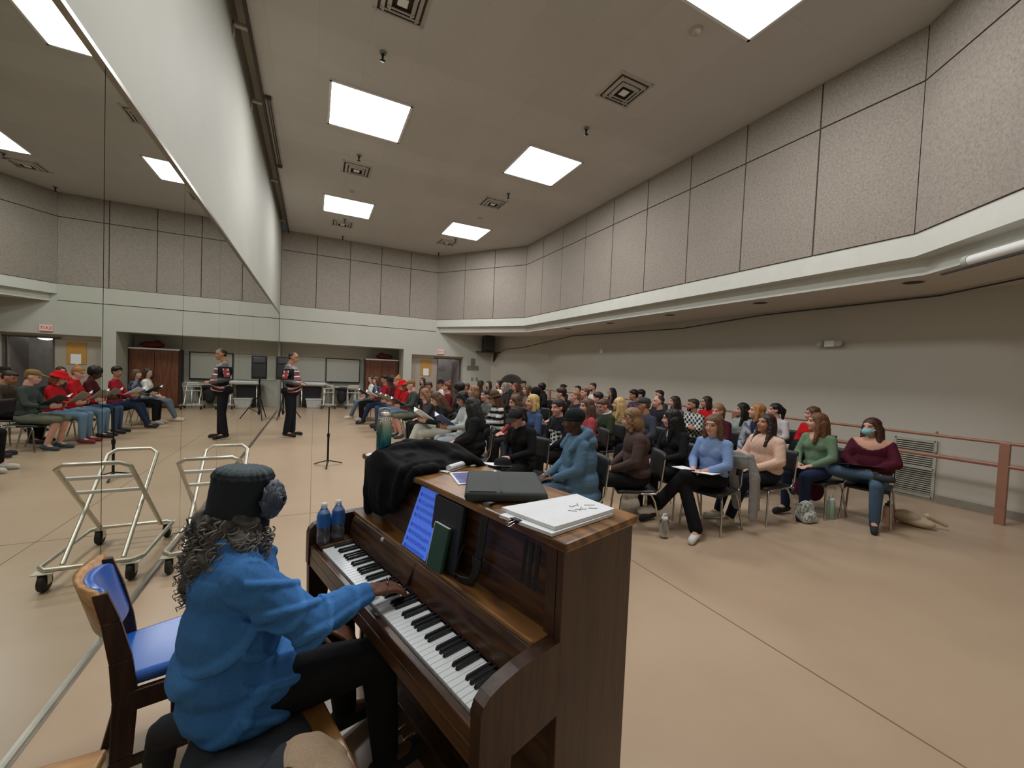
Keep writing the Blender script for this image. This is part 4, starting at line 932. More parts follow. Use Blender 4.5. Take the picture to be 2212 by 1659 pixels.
    if sp.get('beard'):
        h=P(); h.ell((0,.048,-.085),(.05,.042,.032),Th); h.cap((-.05,.035,-.05),(-.035,.06,-.085),.016,.018,Th,8); h.cap((.05,.035,-.05),(.035,.06,-.085),.016,.018,Th,8); fuse('beard',h,M['hair'],.008,hair_post(HC[sp['hc']],Th,.2),body,1)
    if sp.get('glasses'):
        g=G()
        for s in (-1,1):
            g.tube([tp(s*.033+.024*math.cos(a),.100-.012*abs(math.cos(a))*(1 if s*math.cos(a)>0 else 0),.004+.019*math.sin(a)) for a in np.linspace(0,2*PI,14,endpoint=False)],.0022,5,closed=True); g.tube([tp(s*.057,.09,.008),tp(s*.078,.0,.008)],.002,5)
        g.tube([tp(-.010,.104,.008),tp(.010,.104,.008)],.002,5); mk('glasses',g,M[sp['glasses']],body)
    if sp.get('headphones'):
        g=G(); g.tube([tp(.097*math.cos(a),-.01,.02+.105*math.sin(a)) for a in np.linspace(0,PI,14)],.008,6)
        for s in (-1,1): g.ell(tp(s*.092,-.01,-.005),(.018,.03,.034),R)
        mk('headphones',g,M['white'] if sp['headphones']=='white' else M['black_plastic'],body)
    if sp.get('mask'):
        h=P(); h.ell((0,.066,-.052),(.058,.056,.048),Th); h.cap((-.055,.05,-.04),(-.074,.0,-.015),.012,.006,Th,6); h.cap((.055,.05,-.04),(.074,.0,-.015),.012,.006,Th,6)
        fuse('face_mask',h,M['cloth'],.0055,cloth_post(srgb(130,190,196),.001),body,1)
    return body
def seated(head_z,lean=3,head_yaw=0,pitch=0,arms='lap',legs='flat',fat=1.0,seat=.475,roll=0):
    """joints for a seated figure, origin on the floor under the hips"""
    L=math.radians(lean); hip0=np.array([0,0,seat+.07])
    ts=(head_z-hip0[2]+.03*math.sin(L))/(.69*math.cos(L)); ts=min(max(ts,.86),1.14)
    Rl=rotx(-L); U=lambda x,y,z: hip0+Rl@np.array([x,y,(z-.5)*ts])
    J={'Rt':Rl}; J['pelvis']=hip0+np.array([0,-.01,.01]); J['hem']=hip0+Rl@np.array([0,-.005,.075]); J['belly']=U(0,-.01,.70); J['chest']=U(0,-.015,.89); J['neck']=U(0,-.015,1.055)
    sw=.145 if fat<1.1 else .16
    J['sh']=[U(-sw,-.02,.965),U(sw,-.02,.965)]
    hc=U(0,.02,1.19); Rh=Rl@rotz(math.radians(head_yaw))@rotx(math.radians(lean-pitch))@roty(math.radians(roll)); pv=U(0,-.01,1.08); hc=pv+Rh@np.array([0,.03,(.11)*1.0]); 
    J['T']=(Rh,hc)
    z=seat
    J['hip']=[np.array([-.09,.02,z+.065]),np.array([.09,.02,z+.065])]
    J['kn']=[np.array([-.11,.43,z+.045]),np.array([.11,.43,z+.045])]; J['an']=[np.array([-.11,.42,.085]),np.array([.11,.42,.085])]; J['toe']=[np.array([-.13,.58,.042]),np.array([.13,.58,.042])]
    if legs=='forward': J['an']=[np.array([-.10,.62,.085]),np.array([.12,.56,.085])]; J['toe']=[np.array([-.12,.77,.05]),np.array([.14,.72,.045])]
    if legs=='tucked': J['an']=[np.array([-.10,.28,.085]),np.array([.11,.34,.085])]; J['toe']=[np.array([-.12,.43,.042]),np.array([.13,.50,.042])]
    if legs=='cross':   # right leg over left
        J['kn'][1]=np.array([-.03,.46,z+.15]); J['an'][1]=np.array([-.20,.66,z-.19]); J['toe'][1]=np.array([-.25,.80,z-.21]); J['kn'][0]=np.array([-.09,.43,z+.035])
    if legs=='crossL':
        J['kn'][0]=np.array([.05,.47,z+.15]); J['an'][0]=np.array([.27,.64,z-.22]); J['toe'][0]=np.array([.36,.76,z-.27]); J['kn'][1]=np.array([.05,.46,z+.03]); J['an'][1]=np.array([-.13,.50,.085]); J['toe'][1]=np.array([-.17,.65,.042])
    if legs=='figure4': # right ankle on left knee
        J['kn'][1]=np.array([.33,.30,z+.13]); J['an'][1]=np.array([-.09,.40,z+.15]); J['toe'][1]=np.array([-.23,.47,z+.16])
    ew=.06*(1 if fat<1.1 else 1.3)
    dn=np.array([0,.25,-1.])
    if arms=='lap':
        J['el']=[U(-sw-ew,.05,.73),U(sw+ew,.05,.73)]; J['wr']=[np.array([-.085,.25,z+.165]),np.array([.085,.25,z+.165])]
        J['hd']=[((.45,1,-.15),(0,.2,1),.5),((-.45,1,-.15),(0,.2,1),.5)]
    elif arms=='read':
        J['el']=[U(-sw-ew,.08,.74),U(sw+ew,.08,.74)]; J['wr']=[np.array([-.13,.33,z+.26]),np.array([.13,.33,z+.26])]
        J['hd']=[((.35,1,.15),(-.8,-.2,-.3),.6),((-.35,1,.15),(.8,-.2,-.3),.6)]
    elif arms=='write':
        J['el']=[U(-sw-ew,.07,.73),U(sw+ew,.05,.73)]; J['wr']=[np.array([-.03,.27,z+.185]),np.array([.06,.29,z+.175])]
        J['hd']=[((.5,1,.0),(0,.2,1),.7),((-.5,.9,.15),(.6,0,.8),.9)]
    elif arms=='cross':
        J['el']=[U(-sw-ew,.08,.76),U(sw+ew,.08,.76)]; J['wr']=[U(.06,.20,.77),U(-.06,.19,.79)]
        J['hd']=[((1,.1,.0),(0,1,.2),.3),((-1,.1,.0),(0,1,.2),.3)]
    elif arms=='chin':
        J['el']=[U(-sw-ew,.16,.74),U(sw+ew,.05,.73)]; J['wr']=[hc+Rh@np.array([-.05,.09,-.17]),np.array([.085,.25,z+.165])]
        J['hd']=[((.3,-.0,1),(-.5,.8,0),.9),((-.45,1,-.15),(0,.2,1),.5)]
    return J
# ---- chairs (shared meshes, local y forward like the sitter)
def make_chair():
    r=empty('stacking_chair',(0,0,0))
    g=G(); n=8;V=[];F=[]
    for j in range(n+1):
        y=-.20+.42*j/n; dz=.012*math.cos(PI*j/n)-.02*max(0,(j/n-.8)/.2)**2
        for x in (-.21,-.10,0,.10,.21):
            e=.008*(abs(x)/.21)**2; V.append((x,y,.442+dz*.4+e))
    for j in range(n):
        for i in range(4): a=j*5+i; F.append((a,a+1,a+6,a+5))
    m=len(V); V+=[(x,y,z-.028) for x,y,z in V]; F+=[(m+d,m+c,m+b,m+a) for a,b,c,d in F]
    bd=[i for i in range(5)]+[j*5+4 for j in range(1,n+1)]+[n*5+i for i in (3,2,1,0)]+[j*5 for j in range(n-1,0,-1)]
    F+=[(bd[(i+1)%len(bd)],bd[i],m+bd[i],m+bd[(i+1)%len(bd)]) for i in range(len(bd))]
    g.add(V,F,0,True); mk('seat',g,M['black_vinyl'],r)
    g=G(); V=[];F=[]
    for j in range(7):
        z=.60+.25*j/6; 
        for i in range(7):
            x=-.215+.43*i/6; y=-.235-.10*(z-.6)-.035*(1-(x/.215)**2); V.append((x,y,z))
    for j in range(6):
        for i in range(6): a=j*7+i; F.append((a,a+1,a+8,a+7))
    m=49; V+=[(x,y+.03,z) for x,y,z in V]; F+=[(m+d,m+c,m+b,m+a) for a,b,c,d in F]
    bd=[i for i in range(7)]+[j*7+6 for j in range(1,7)]+[42+i for i in (5,4,3,2,1,0)]+[j*7 for j in range(5,0,-1)]
    F+=[(bd[(i+1)%len(bd)],bd[i],m+bd[i],m+bd[(i+1)%len(bd)]) for i in range(len(bd))]
    g.add(V,F,0,True); mk('backrest',g,M['black_vinyl'],r)
    for s in (-1,1):
        g=G(); g.tube([(s*.185,.12,.425),(s*.20,.165,.41),(s*.215,.185,.35),(s*.235,.215,0)],.0115,8); mk('leg',g,M['chrome'],r)
        g=G(); g.tube([(s*.185,-.08,.425),(s*.20,-.13,.415),(s*.212,-.165,.35),(s*.24,-.245,0)],.0115,8); mk('leg',g,M['chrome'],r)
        g=G(); g.tube([(s*.205,-.02,.422),(s*.21,-.17,.43),(s*.212,-.215,.50),(s*.212,-.243,.80)],.011,8); mk('back_post',g,M['chrome'],r)
    g=G(); g.tube([(-.19,.12,.42),(-.19,-.1,.42)],.011,6); g.tube([(.19,.12,.42),(.19,-.1,.42)],.011,6); g.tube([(-.19,.0,.42),(.19,.0,.42)],.011,6); mk('seat_frame',g,M['chrome'],r)
    return r
CH=make_chair(); CH_USED=False
def chair_at(x,y,rz,label):
    global CH_USED
    r=CH if not CH_USED else copy_tree(CH); CH_USED=True
    r.location=(x,y,0); r.rotation_euler=(0,0,rz); put(r,label,'chair','black stacking chairs in the seating rows'); return r
PAPER_LINE=None
def booklet(loc,rz,tilt,cover,label,cat='sheet music',open_=.35,w=.215,h=.29,name='sheet_music'):
    """open folder of two leaves, pages up; cover colour behind"""
    r=empty(name,loc,rz,label,cat,'music held by the choir'); R0=rotx(math.radians(tilt))
    for nm,th,m,off_ in (('cover',.006,cover,0),('pages',.004,M['paper'],.005)):
        g=G()
        for s in (-1,1):
            R=R0@roty(-s*open_); g.box(R@np.array([s*w/2,0,off_]),(w-(.012 if off_ else 0),h-(.016 if off_ else 0),th),R)
        mk(nm,g,m,r)
    return r
def single(loc,rz,tilt,m,label,w=.22,h=.29,cat='sheet music',name='sheet_music',bend=.02):
    R=rotx(math.radians(tilt)); g=G(); V=[];F=[];n=6
    for j in range(n+1):
        for i in range(n+1):
            x=(i/n-.5)*w;y=(j/n-.5)*h; V.append(tuple(R@np.array([x,y,bend*((i/n-.5)**2*4)*(.5)])))
    for j in range(n):
        for i in range(n): a=j*(n+1)+i; F.append((a,a+1,a+n+2,a+n+1))
    k=len(V); V2=V+[tuple(np.array(v)-R@np.array([0,0,.003])) for v in V]; bd=[i for i in range(n+1)]+[j*(n+1)+n for j in range(1,n+1)]+[n*(n+1)+i for i in range(n-1,-1,-1)]+[j*(n+1) for j in range(n-1,0,-1)]
    F2=F+[(k+d,k+c,k+b,k+a) for a,b,c,d in F]+[(bd[(i+1)%len(bd)],bd[i],k+bd[i],k+bd[(i+1)%len(bd)]) for i in range(len(bd))]
    g.add(V2,F2,0,True); return mk(name,g,m,loc=loc,rot=(0,0,rz),label=label,cat=cat,group='music held by the choir')
# ---------------------------------------------------------------- the choir
CON=np.array([-.46,10.1])
H={'A1':(1.59,13.1,1.23),'A2':(1.66,12.6,1.205),'A3':(1.81,11.98,1.27),'A4':(1.89,11.22,1.28),'A5':(1.94,10.68,1.29),'A6':(1.97,10.1,1.205),'A7':(2.04,9.5,1.24),'A8':(3.23,13.25,1.19),'A9':(2.66,10.25,1.18),'A11':(1.93,6.92,1.09),'A12':(3.36,11.6,1.17),'B3':(2.75,8.97,1.23),'B4':(2.8,8.3,1.23),'B5':(3.49,9.75,1.18),'B6':(3.0,7.87,1.207),'B7':(2.15,6.15,1.197),'B8':(1.99,5.31,1.14),'B10':(3.0,7.23,1.15),'B11':(2.93,6.63,1.15),'B12':(4.31,10.82,1.24),'B13':(5.12,12.12,1.18),'B14':(5.17,11.43,1.23),'B15':(5.87,12.05,1.2),'C1':(5.24,10.42,1.2),'C2':(6.5,12.3,1.22),'C3':(4.42,9.39,1.24),'C4':(4.66,8.62,1.21),'C5':(6.01,10.24,1.2),'C5b':(4.44,7.86,1.18),'C6':(6.67,10.09,1.21),'C7':(4.75,7.25,1.22),'C8':(6.72,9.42,1.2),'C9':(4.63,6.56,1.2),'C10':(5.55,7.49,1.22),'C11':(3.02,5.4,1.19),'C12':(2.98,5.91,1.15),'C13':(2.15,4.2,1.1),'C14':(3.07,4.76,1.17),'C16':(3.66,4.88,1.168),'C17':(2.33,3.31,1.17),'D3':(6.77,8.8,1.33),'D4':(6.82,8.08,1.22),'D5':(5.35,6.77,1.15),'D6':(4.28,5.26,1.15),'D7':(4.9,5.6,1.12),'D8':(6.69,7.15,1.215),'D9':(7.3,7.56,1.2),'D10':(4.76,4.85,1.2),'D11':(6.93,6.61,1.26),'D12':(5.82,5.56,1.19),'D13':(3.17,3.4,1.19),'E2':(6.66,5.94,1.16),'E3':(6.13,5.05,1.17),'E4':(7.02,5.47,1.2),'E5':(5.71,4.23,1.16),'E6':(3.96,3.56,1.15),'E7':(4.0,3.01,1.11),'E8':(6.59,4.43,1.15),'E9':(5.91,3.74,1.21),'E10':(7.11,4.19,1.17),'E11':(4.9,2.98,1.1),'F2':(7.15,3.63,1.17),'F3':(5.81,2.89,1.16),'F4':(6.2,2.48,1.09),'A10':(1.98,7.92,1.12)}
W_=(222,220,212); BK=(26,26,28); GY=(128,130,128); NV=(34,42,66); DN=(72,96,124); LJ=(112,140,164); BJ=(40,50,74); RD=(178,26,30); MR=(92,28,38); OL=(52,60,42); CH_=(56,58,58); CR=(214,204,186)
S={ # label, hair, hair colour, top, legs, skin, options
'A1':('front row member in a white blouse and glasses, farthest from camera','mid','dark',W_,(104,116,128),'fair',dict(look=40,glasses='black_metal',shoe=(.62,.55,.45),legs='forward')),
'A2':('front row member with brown fringe and dark patterned top, beside the white blouse','fringe','brown',(66,76,92),BK,'fair',dict(look=25,pat=blotch(srgb(60,70,88),srgb(120,126,138),3),shoe=(.5,.45,.4),arms='read',hold='k')),
'A3':('front row member with short black hair and crimson shirt','volume','black',(150,26,44),BJ,'tan',dict(look='c',arms='read',hold='w',legs='forward')),
'A4':('front row member with black curly hair, dark maroon top and grey folder','curly','black',(74,22,30),(64,84,110),'dark',dict(pitch=22,arms='read',hold='g')),
'A5':('front row member in a red hoodie with hair in a top bun','bun','honey',RD,LJ,'pink',dict(look=15,pitch=14,hoodie=1,arms='read',hold='g')),
'A6':('front row member wearing a red bucket hat and red top','mid','auburn',(176,22,28),LJ,'fair',dict(hat='bucket',hatc=srgb(196,16,22),pitch=18,arms='read',hold='g',shoe=(.25,.05,.06))),
'A7':('front row member in a grey-green jacket and tan cap holding a black folder','short','light',(64,70,66),(104,108,92),'pink',dict(male=1,hat='cap',hatc=srgb(128,104,62),pitch=14,arms='read',hold='k',shorts=1,look=10,shoe=(.06,.09,.1))),
'A10':('front row member in a dark hooded jacket with light brown hair, head bowed','mid','light',(58,56,56),BK,'fair',dict(pitch=26,lean=12,hoodie=1,arms='chin',shoe=(.7,.68,.62))),
'A11':('front row woman with long two-tone hair and black sweater reading white sheet','long','dark',(32,34,36),(178,176,162),'fair',dict(pitch=30,lean=10,arms='read',hold='w',hi=srgb(140,92,54),streak=.55,shoe=(.72,.66,.55),legs='cross')),
'B7':('front area member in a light grey hoodie and pale jeans with blue folder','fringe','black',(176,180,176),(176,182,186),'tan',dict(pitch=24,hoodie=1,loose=1.12,arms='read',hold='b',look=-5)),
'B8':('front row woman seen from behind with big dark hair and black puffer jacket','long','black',BK,BK,'fair',dict(th=158,look=36,pitch=20,loose=1.15,streak=.12,wr=.009)),
'C13':('front row person in black with dark cap and headphones looking down','pony','dark',(22,22,24),BK,'fair',dict(th=205,pitch=34,lean=9,hat='cap',hatc=srgb(44,42,40),headphones='grey',arms='write',legs='cross')),
'C17':('dark-skinned front row person in a pale blue parka and dark green beanie','none','black',(84,114,138),(70,88,104),'dark',dict(th=166,look=22,pitch=4,hat='beanie',hatc=srgb(26,32,34),loose=1.0,parka=1,wr=.008,sm=12,arms='lap')),
'A8':('second row member with brown hair behind the tan cap','mid','dark',(70,60,54),BK,'fair',dict(look='c')),
'A9':('second row member with dark brown hair, bowed head and brown top','short','dark',(72,62,52),BK,'tan',dict(male=1,pitch=22)),
'A12':('member in black brimmed hat and white shirt toward the doorway','short','black',W_,BK,'tan',dict(male=1,hat='brim',hatc=srgb(30,28,24),look=10)),
'B3':('woman with cream headband and maroon top in the second row','bun','auburn',(96,30,30),BK,'pink',dict(hat='band',hatc=srgb(214,196,164),look='c')),
'B4':('member with dark curly hair right of the cream headband','curly','black',(40,38,42),BK,'brown',dict(look='c')),
'B5':('member with brown hair in tan jacket, third row middle','short','brown',(110,92,72),BK,'tan',dict(male=1,look='c')),
'B6':('member with dirty blond tousled hair and grey-green top, second row','mid','light',(84,84,72),BK,'fair',dict(th=165,look=20)),
'B10':('woman with dark hair pulled back and grey-green sweater, second row','pony','dark',(92,98,88),BK,'pink',dict(look=-8)),
'B11':('woman in brown brimmed hat and black and white striped sweater','long','brown',W_,BK,'fair',dict(hat='brim',hatc=srgb(92,66,46),pat=stripes(srgb(214,214,208),srgb(24,24,26),.055),pitch=14,arms='read')),
'C12':('woman with pink cheeks and red scarf in front of the blond woman','mid','brown',(150,60,60),BK,'pink',dict(pitch=14,pat=collar_v(srgb(170,24,30)))),
'C11':('blond woman in a blue denim hooded jacket with white letter patch','mid','blond',(66,84,118),BJ,'fair',dict(hoodie=1,look=5,letter=1)),
'C14':('woman with dark tied hair in black sweatshirt with white print','pony','dark',(24,25,30),BK,'pink',dict(th=188,look=-4,pitch=6,pat=front_patch(srgb(205,205,200),.68,.86,.12))),
'D13':('woman seen from behind in a brown hoodie with wavy highlighted hair','mid','brown',(76,60,56),BK,'fair',dict(th=150,look=32,hoodie=1,loose=1.12,hi=srgb(176,136,92),streak=.7,wr=.008,pitch=14)),
'C16':('woman with long brown hair and a red-pink shawl behind the parka','long','brown',(168,72,76),BK,'fair',dict(th=160,look=-10,loose=1.1)),
'D6':('person in dark green sweater with white collar and glasses','short','brown',OL,BK,'pink',dict(th=170,look=0,pitch=20,glasses='black_metal',loose=1.1,collar=1)),
'E6':('woman in black with very long black hair and pale scarf behind the blue-sweater woman','long','black',(24,23,25),BK,'pink',dict(look='c',streak=.08,pitch=8,arms='write',pat=collar_v(srgb(190,184,172)))),
'E7':('woman in a light blue sweater and black flared trousers writing, legs crossed','mid','brown',(124,148,190),(20,20,22),'fair',dict(th=189,look=-2,pitch=2,glasses='copper_rail',arms='write',legs='crossL',flare=1.35,shoe=(.75,.74,.72),hi=srgb(140,104,72),streak=.45,slv=.72,pencil=1,hold='lap')),
'C3':('grey-haired member in dark top in the middle of the fourth row','mid','grey',(46,44,46),BK,'fair',dict(look='c')),
'C4':('member with brown hair and tan top in the fourth row','mid','brown',(120,100,86),BK,'fair',dict(look='c')),
'B12':('dark-skinned member beside the drum fan','short','black',(48,40,40),BK,'dark',dict(male=1,look=10)),
'B13':('member wearing white headband in front of the drum fan','mid','dark',(64,56,56),BK,'fair',dict(hat='band',hatc=srgb(222,216,206),look=20)),
'B14':('black-haired member in white top right of the drum fan','mid','black',W_,BK,'fair',dict(look=15)),
'B15':('member with short black hair in dark jacket near the far corner','short','black',(42,40,46),BK,'fair',dict(male=1,look=15)),
'C1':('auburn-haired member with glasses in the fifth row toward the far corner','mid','auburn',(96,76,70),BK,'pink',dict(look='c',glasses='black_metal')),
'C2':('member in dark green cap in the back row near the far corner','short','dark',(70,66,60),BK,'fair',dict(male=1,hat='cap',hatc=srgb(40,46,36),look=10)),
'C5':('back area member with black afro hair and black hoodie','curly','black',(24,24,26),BK,'dark',dict(look='c',hoodie=1,loose=1.15)),
'C5b':('member with black hood up in the fourth row','none','black',(20,20,22),BK,'fair',dict(hat='hood',hatc=srgb(20,20,22),look=35,loose=1.1)),
'C6':('back row member with shaved tan head and cap worn backward','buzz','light',(40,40,46),BK,'tan',dict(male=1,hat='back_cap',hatc=srgb(52,42,36),look='c')),
'C7':('dark brown-haired member in front of the shaved head','volume','dark',(66,56,58),BK,'fair',dict(th=165,look=20)),
'C8':('back row member with smooth black hair and pale forehead','short','black',(86,70,66),BK,'fair',dict(male=1,look=8)),
'C9':('sandy-haired young man in a dark top in the fourth row','short','light',(40,38,46),BK,'pink',dict(male=1,look='c')),
'C10':('reddish-haired member in brown top in the fifth row','short','auburn',(92,78,66),BK,'pink',dict(male=1,look='c')),
'D3':('tall bearded back row man with glasses and white shirt','short','dark',(206,208,200),BK,'fair',dict(male=1,beard=1,glasses='black_metal',look='c')),
'D4':('back row woman with glasses and long dark hair','long','black',(70,58,54),BK,'fair',dict(glasses='black_metal',look='c')),
'D5':('member with dark brown wavy hair in front of the glasses woman','volume','dark',(108,96,96),BK,'fair',dict(look='c')),
'D7':('woman with long straight pale blond hair','long','blond',(150,124,84),BK,'fair',dict(look='c')),
'D8':('back row man with thick black curly fringe and purple shirt','volume','black',(70,56,82),BK,'tan',dict(male=1,look='c',pat=blotch(srgb(66,54,78),srgb(110,70,90),4))),
'D9':('back row member with dark hair half hidden behind the curly fringe','volume','black',(60,54,52),BK,'fair',dict(look=30)),
'D10':('person in grey baseball cap and dark grey shirt','short','brown',(64,66,78),BK,'tan',dict(male=1,hat='cap',hatc=srgb(56,62,64),pitch=6,look='c')),
'D11':('back row member with black hair behind the ruddy man','short','black',(52,50,56),BK,'fair',dict(male=1,look='c')),
'D12':('ruddy-faced man with cropped hair and black shirt','buzz','dark',(34,34,38),BK,'pink',dict(male=1,look='c')),
'E2':('woman with long dark straight hair in grey top, back rows','long','dark',(100,92,92),BK,'pink',dict(look='c')),
'E3':('bearded man in black and white checked shirt','short','dark',(200,202,196),BK,'tan',dict(male=1,beard=1,arms='cross',look='c',loose=1.08,pat=checks(srgb(206,208,202),srgb(26,28,28),.045))),
'E4':('back row woman with glasses and red sweatshirt','mid','dark',(186,20,30),BK,'pink',dict(glasses='black_metal',look='c',pat=front_patch(srgb(230,200,200),.80,.88,.10))),
'E5':('woman with pulled-back light brown hair and dark plaid shirt','pony','light',(70,26,34),BK,'pink',dict(look=-5,pitch=8,pat=checks(srgb(88,28,38),srgb(44,20,28),.03))),
'E8':('woman with long black hair and grey jacket in the back rows','long','black',(150,158,154),BK,'fair',dict(look='c',streak=.12)),
'E9':('woman with honey blond hair and blue plaid shirt over navy top','mid','honey',(150,154,162),NV,'fair',dict(look='c',pitch=-6,pat=lambda V,N,C:collar_v(srgb(34,38,62))(V,N,blotch(srgb(160,164,170),srgb(96,102,116),5)(V,N,C)),hi=srgb(180,130,76),streak=.5)),
'E10':('back row person with dark tied hair and white top','pony','black',(196,190,190),BK,'pink',dict(look='c')),
'E11':('woman in a peach sweater with very long dark hair, chin raised','long','dark',(214,178,158),(26,30,42),'tan',dict(th=172,look=8,pitch=-10,loose=1.12,arms='lap',wr=.009,streak=.12,shoe=(.5,.49,.42),legs='forward')),
'F2':('back row person in red shirt and dark headband by the rail','mid','brown',(190,24,28),BK,'pink',dict(hat='band',hatc=srgb(46,38,36),look='c',pitch=4)),
'F3':('woman in a sage green top and navy jeans with long auburn hair','long','brown',(104,128,102),(36,46,72),'fair',dict(th=178,look='c',arms='lap',hi=srgb(150,96,54),streak=.5,pat=scoop(SK['fair'],.93,.105))),
'F4':('woman in maroon off-shoulder top and blue surgical mask, ankle on knee','long','dark',(78,24,40),(74,94,116),'fair',dict(th=196,look=28,arms='write',mask=1,legs='figure4',loose=1.15,hi=srgb(110,52,36),streak=.4,pat=scoop(SK['fair'],.885,.19),shoe=(.035,.035,.04),lean=-4,hold='lapk')),
}
def parka(c,J):
    n=J['neck']; R=J['Rt']
    c.chain([n+R@np.array([-.13,.02,-.03]),n+R@np.array([-.11,-.085,.03]),n+R@np.array([.11,-.085,.03]),n+R@np.array([.13,.02,-.03])],[.04,.05,.05,.04])
    c.ell(n+R@np.array([0,-.10,-.05]),(.19,.085,.085),None,R)
    for s in (-1,1): c.chain([n+R@np.array([s*.13,.02,-.02]),n+R@np.array([s*.12,.11,-.12])],[.04,.03])
    c.ell((0,-.03,.80),(.215,.165,.25)); c.ell((0,-.02,.60),(.25,.20,.20)); c.ell((0,-.02,.47),(.27,.23,.12)); c.ell((0,.12,.56),(.19,.14,.06))
def wcollar(c,J): pass
ORDER=sorted(S,key=lambda k:-H[k][1])
short=lambda l:' '.join(l.split()[:9])
for k in S:
    lab,hair,hc,topc,legc,skin,o=S[k]; o=dict(o); x,y,z=H[k]
    d0=math.hypot(x,y); th=o.pop('th',None); 
    if th is None: th=180-3*math.sin(x*7+y*3)
    look=o.pop('look',None); yaw=0
    phi=math.degrees(math.atan2(CON[1]-y,CON[0]-x))%360
    if look=='c': yaw=max(-55,min(55,phi-th))
    elif look is not None: yaw=-look if False else look
    # positive look turns toward the conductor where he stands farther along the room
    if look not in (None,'c'): yaw=-look if phi<th else look
    lean=o.pop('lean',3); pitch=o.pop('pitch',0)
    if z<1.10: lean=max(lean,6) if lean>=0 else lean
    arms=o.pop('arms','lap'); legs=o.pop('legs',random.choice(['flat','flat','tucked','forward'])); hold=o.pop('hold',None)
    J=seated(z,lean,yaw,pitch,arms,legs,1.12 if o.get('loose',1)>1.1 else 1.0)
    rz=math.radians(th-90); hy=J['T'][1]; off_=rotz(rz)@np.array([hy[0],hy[1],0]); loc=np.array([x,y,0])-off_
    vox=min(max(.0018*d0,.0068),.020)
    sp=dict(hair=hair,hc=hc,top=srgb(*topc),leg=srgb(*legc),skin=skin,**o)
    if o.get('parka'): sp['extra']=[parka]; sp['topname']='parka'
    if o.get('slv'): sp['sleeve']=o['slv']
    sp['topname']=sp.get('topname',{'hoodie':'hoodie'}.get('hoodie' if o.get('hoodie') else '','shirt'))
    sp['fat']=1.12 if o.get('loose',1)>1.1 else 1.0
    b=build_person(J,sp,tuple(loc),rz,vox,lab)
    chair_at(loc[0],loc[1],rz,'black stacking chair under the '+short(lab).replace(' and ',' '))
    wpt_=lambda v: loc+rotz(rz)@np.array(v,float)
    if o.get('letter'):
        g=G(); g.box((.09,.125,.86),(.05,.006,.07),rotx(.15)); g.box((.10,.128,.80),(.03,.006,.03)); mk('letter_patch',g,M['paper'],b)
    if o.get('collar'):
        g=G(); n=J['neck']; g.tube([tuple(n+J['Rt']@np.array([.075*math.cos(a),.072*math.sin(a)-.0,.005-.02*math.sin(a)])) for a in np.linspace(0,2*PI,18,endpoint=False)],.014,8,closed=True); mk('collar',g,M['white'],b)
    if o.get('pencil'):
        w=J['wr'][0]; g=G(); g.cyl((-.09,.40,.70),(-.02,.34,.64),.004,n=6); pc=mk('pencil',g,M['oak_light'],loc=tuple(loc),rot=(0,0,rz),label='yellow pencil held by the woman in the light blue sweater',cat='pencil')
    who=' '.join(lab.split()[-5:]) if len(lab.split())>9 else lab
    if hold in ('w','g','b','k'):
        mm={'w':M['paper'],'g':mat('grey folder',srgb(150,146,136),.7),'b':mat('blue folder',srgb(70,92,140),.6),'k':M['black_vinyl']}[hold]
        nm={'w':'white','g':'grey','b':'blue','k':'black'}[hold]
        booklet(tuple(wpt_((0,.40,J['wr'][0][2]+.07))),rz,46 if hold=='g' else 35,mm,'open %s music folder held by %s'%(nm,short(lab)),open_=.35,w=.22,h=.31,name='music_folder')
    if hold=='lap': booklet(tuple(wpt_((.02,.30,.655))),rz+.15,6,M['black_vinyl'],'open white score on a black folder in lap of the blue-sweater woman',open_=.05,w=.22,h=.30,name='music_folder')
    if hold=='lapk': single(tuple(wpt_((.05,.27,.70))),rz+.3,12,M['black_vinyl'],'black folder resting on the raised leg of the masked woman',w=.42,h=.30,cat='folder',name='music_folder',bend=.0)
for key,dz,lab in (('B11',.62,'white sheet lying on the lap of the striped-sweater woman'),('C13',.60,'white sheet lying on the lap of the person in black with headphones'),('C14',.60,'white sheet lying on the lap of the woman with white print sweatshirt'),('D13',.62,'white sheet beside the arm of the brown-hoodie woman'),('E5',.62,'white sheet on the lap of the woman in dark plaid'),('F2',.66,'white sheet held low by the back row person in red')):
    x,y,z=H[key]; th=S[key][6].get('th',180); v=np.array([math.cos(math.radians(th)),math.sin(math.radians(th))]); side=np.array([v[1],-v[0]])*0
    q=np.array([x,y])+v*.30; single((q[0],q[1],dz),math.radians(th-90),10,M['paper'],lab)
# ---------------------------------------------------------------- conductor
def standing(h=1.93):
    k=h/1.80; J={'Rt':I3}; v=lambda x,y,z: np.array([x*k,y*k,z*k])
    J['pelvis']=v(0,-.01,.95); J['hem']=v(0,.03,.96); J['belly']=v(0,.055,1.13); J['chest']=v(0,.0,1.32); J['neck']=v(0,-.02,1.49)
    J['sh']=[v(-.19,-.02,1.44),v(.19,-.02,1.44)]; J['el']=[v(-.27,-.06,1.17),v(.27,-.06,1.17)]; J['wr']=[v(-.16,.20,1.10),v(.16,.20,1.10)]
    J['hd']=[((.6,.8,.0),(-.5,.3,.8),.6),((-.6,.8,.0),(.5,.3,.8),.6)]
    R=rotx(-.05); J['T']=(R,v(0,.03,1.49)+np.array([0,.02,.155]))
    J['hip']=[v(-.09,0,.92),v(.09,0,.92)]; J['kn']=[v(-.10,.03,.50),v(.10,.01,.50)]; J['an']=[v(-.10,.03,.10),v(.11,-.04,.10)]; J['toe']=[v(-.12,.19,.047),v(.14,.12,.047)]
    return J
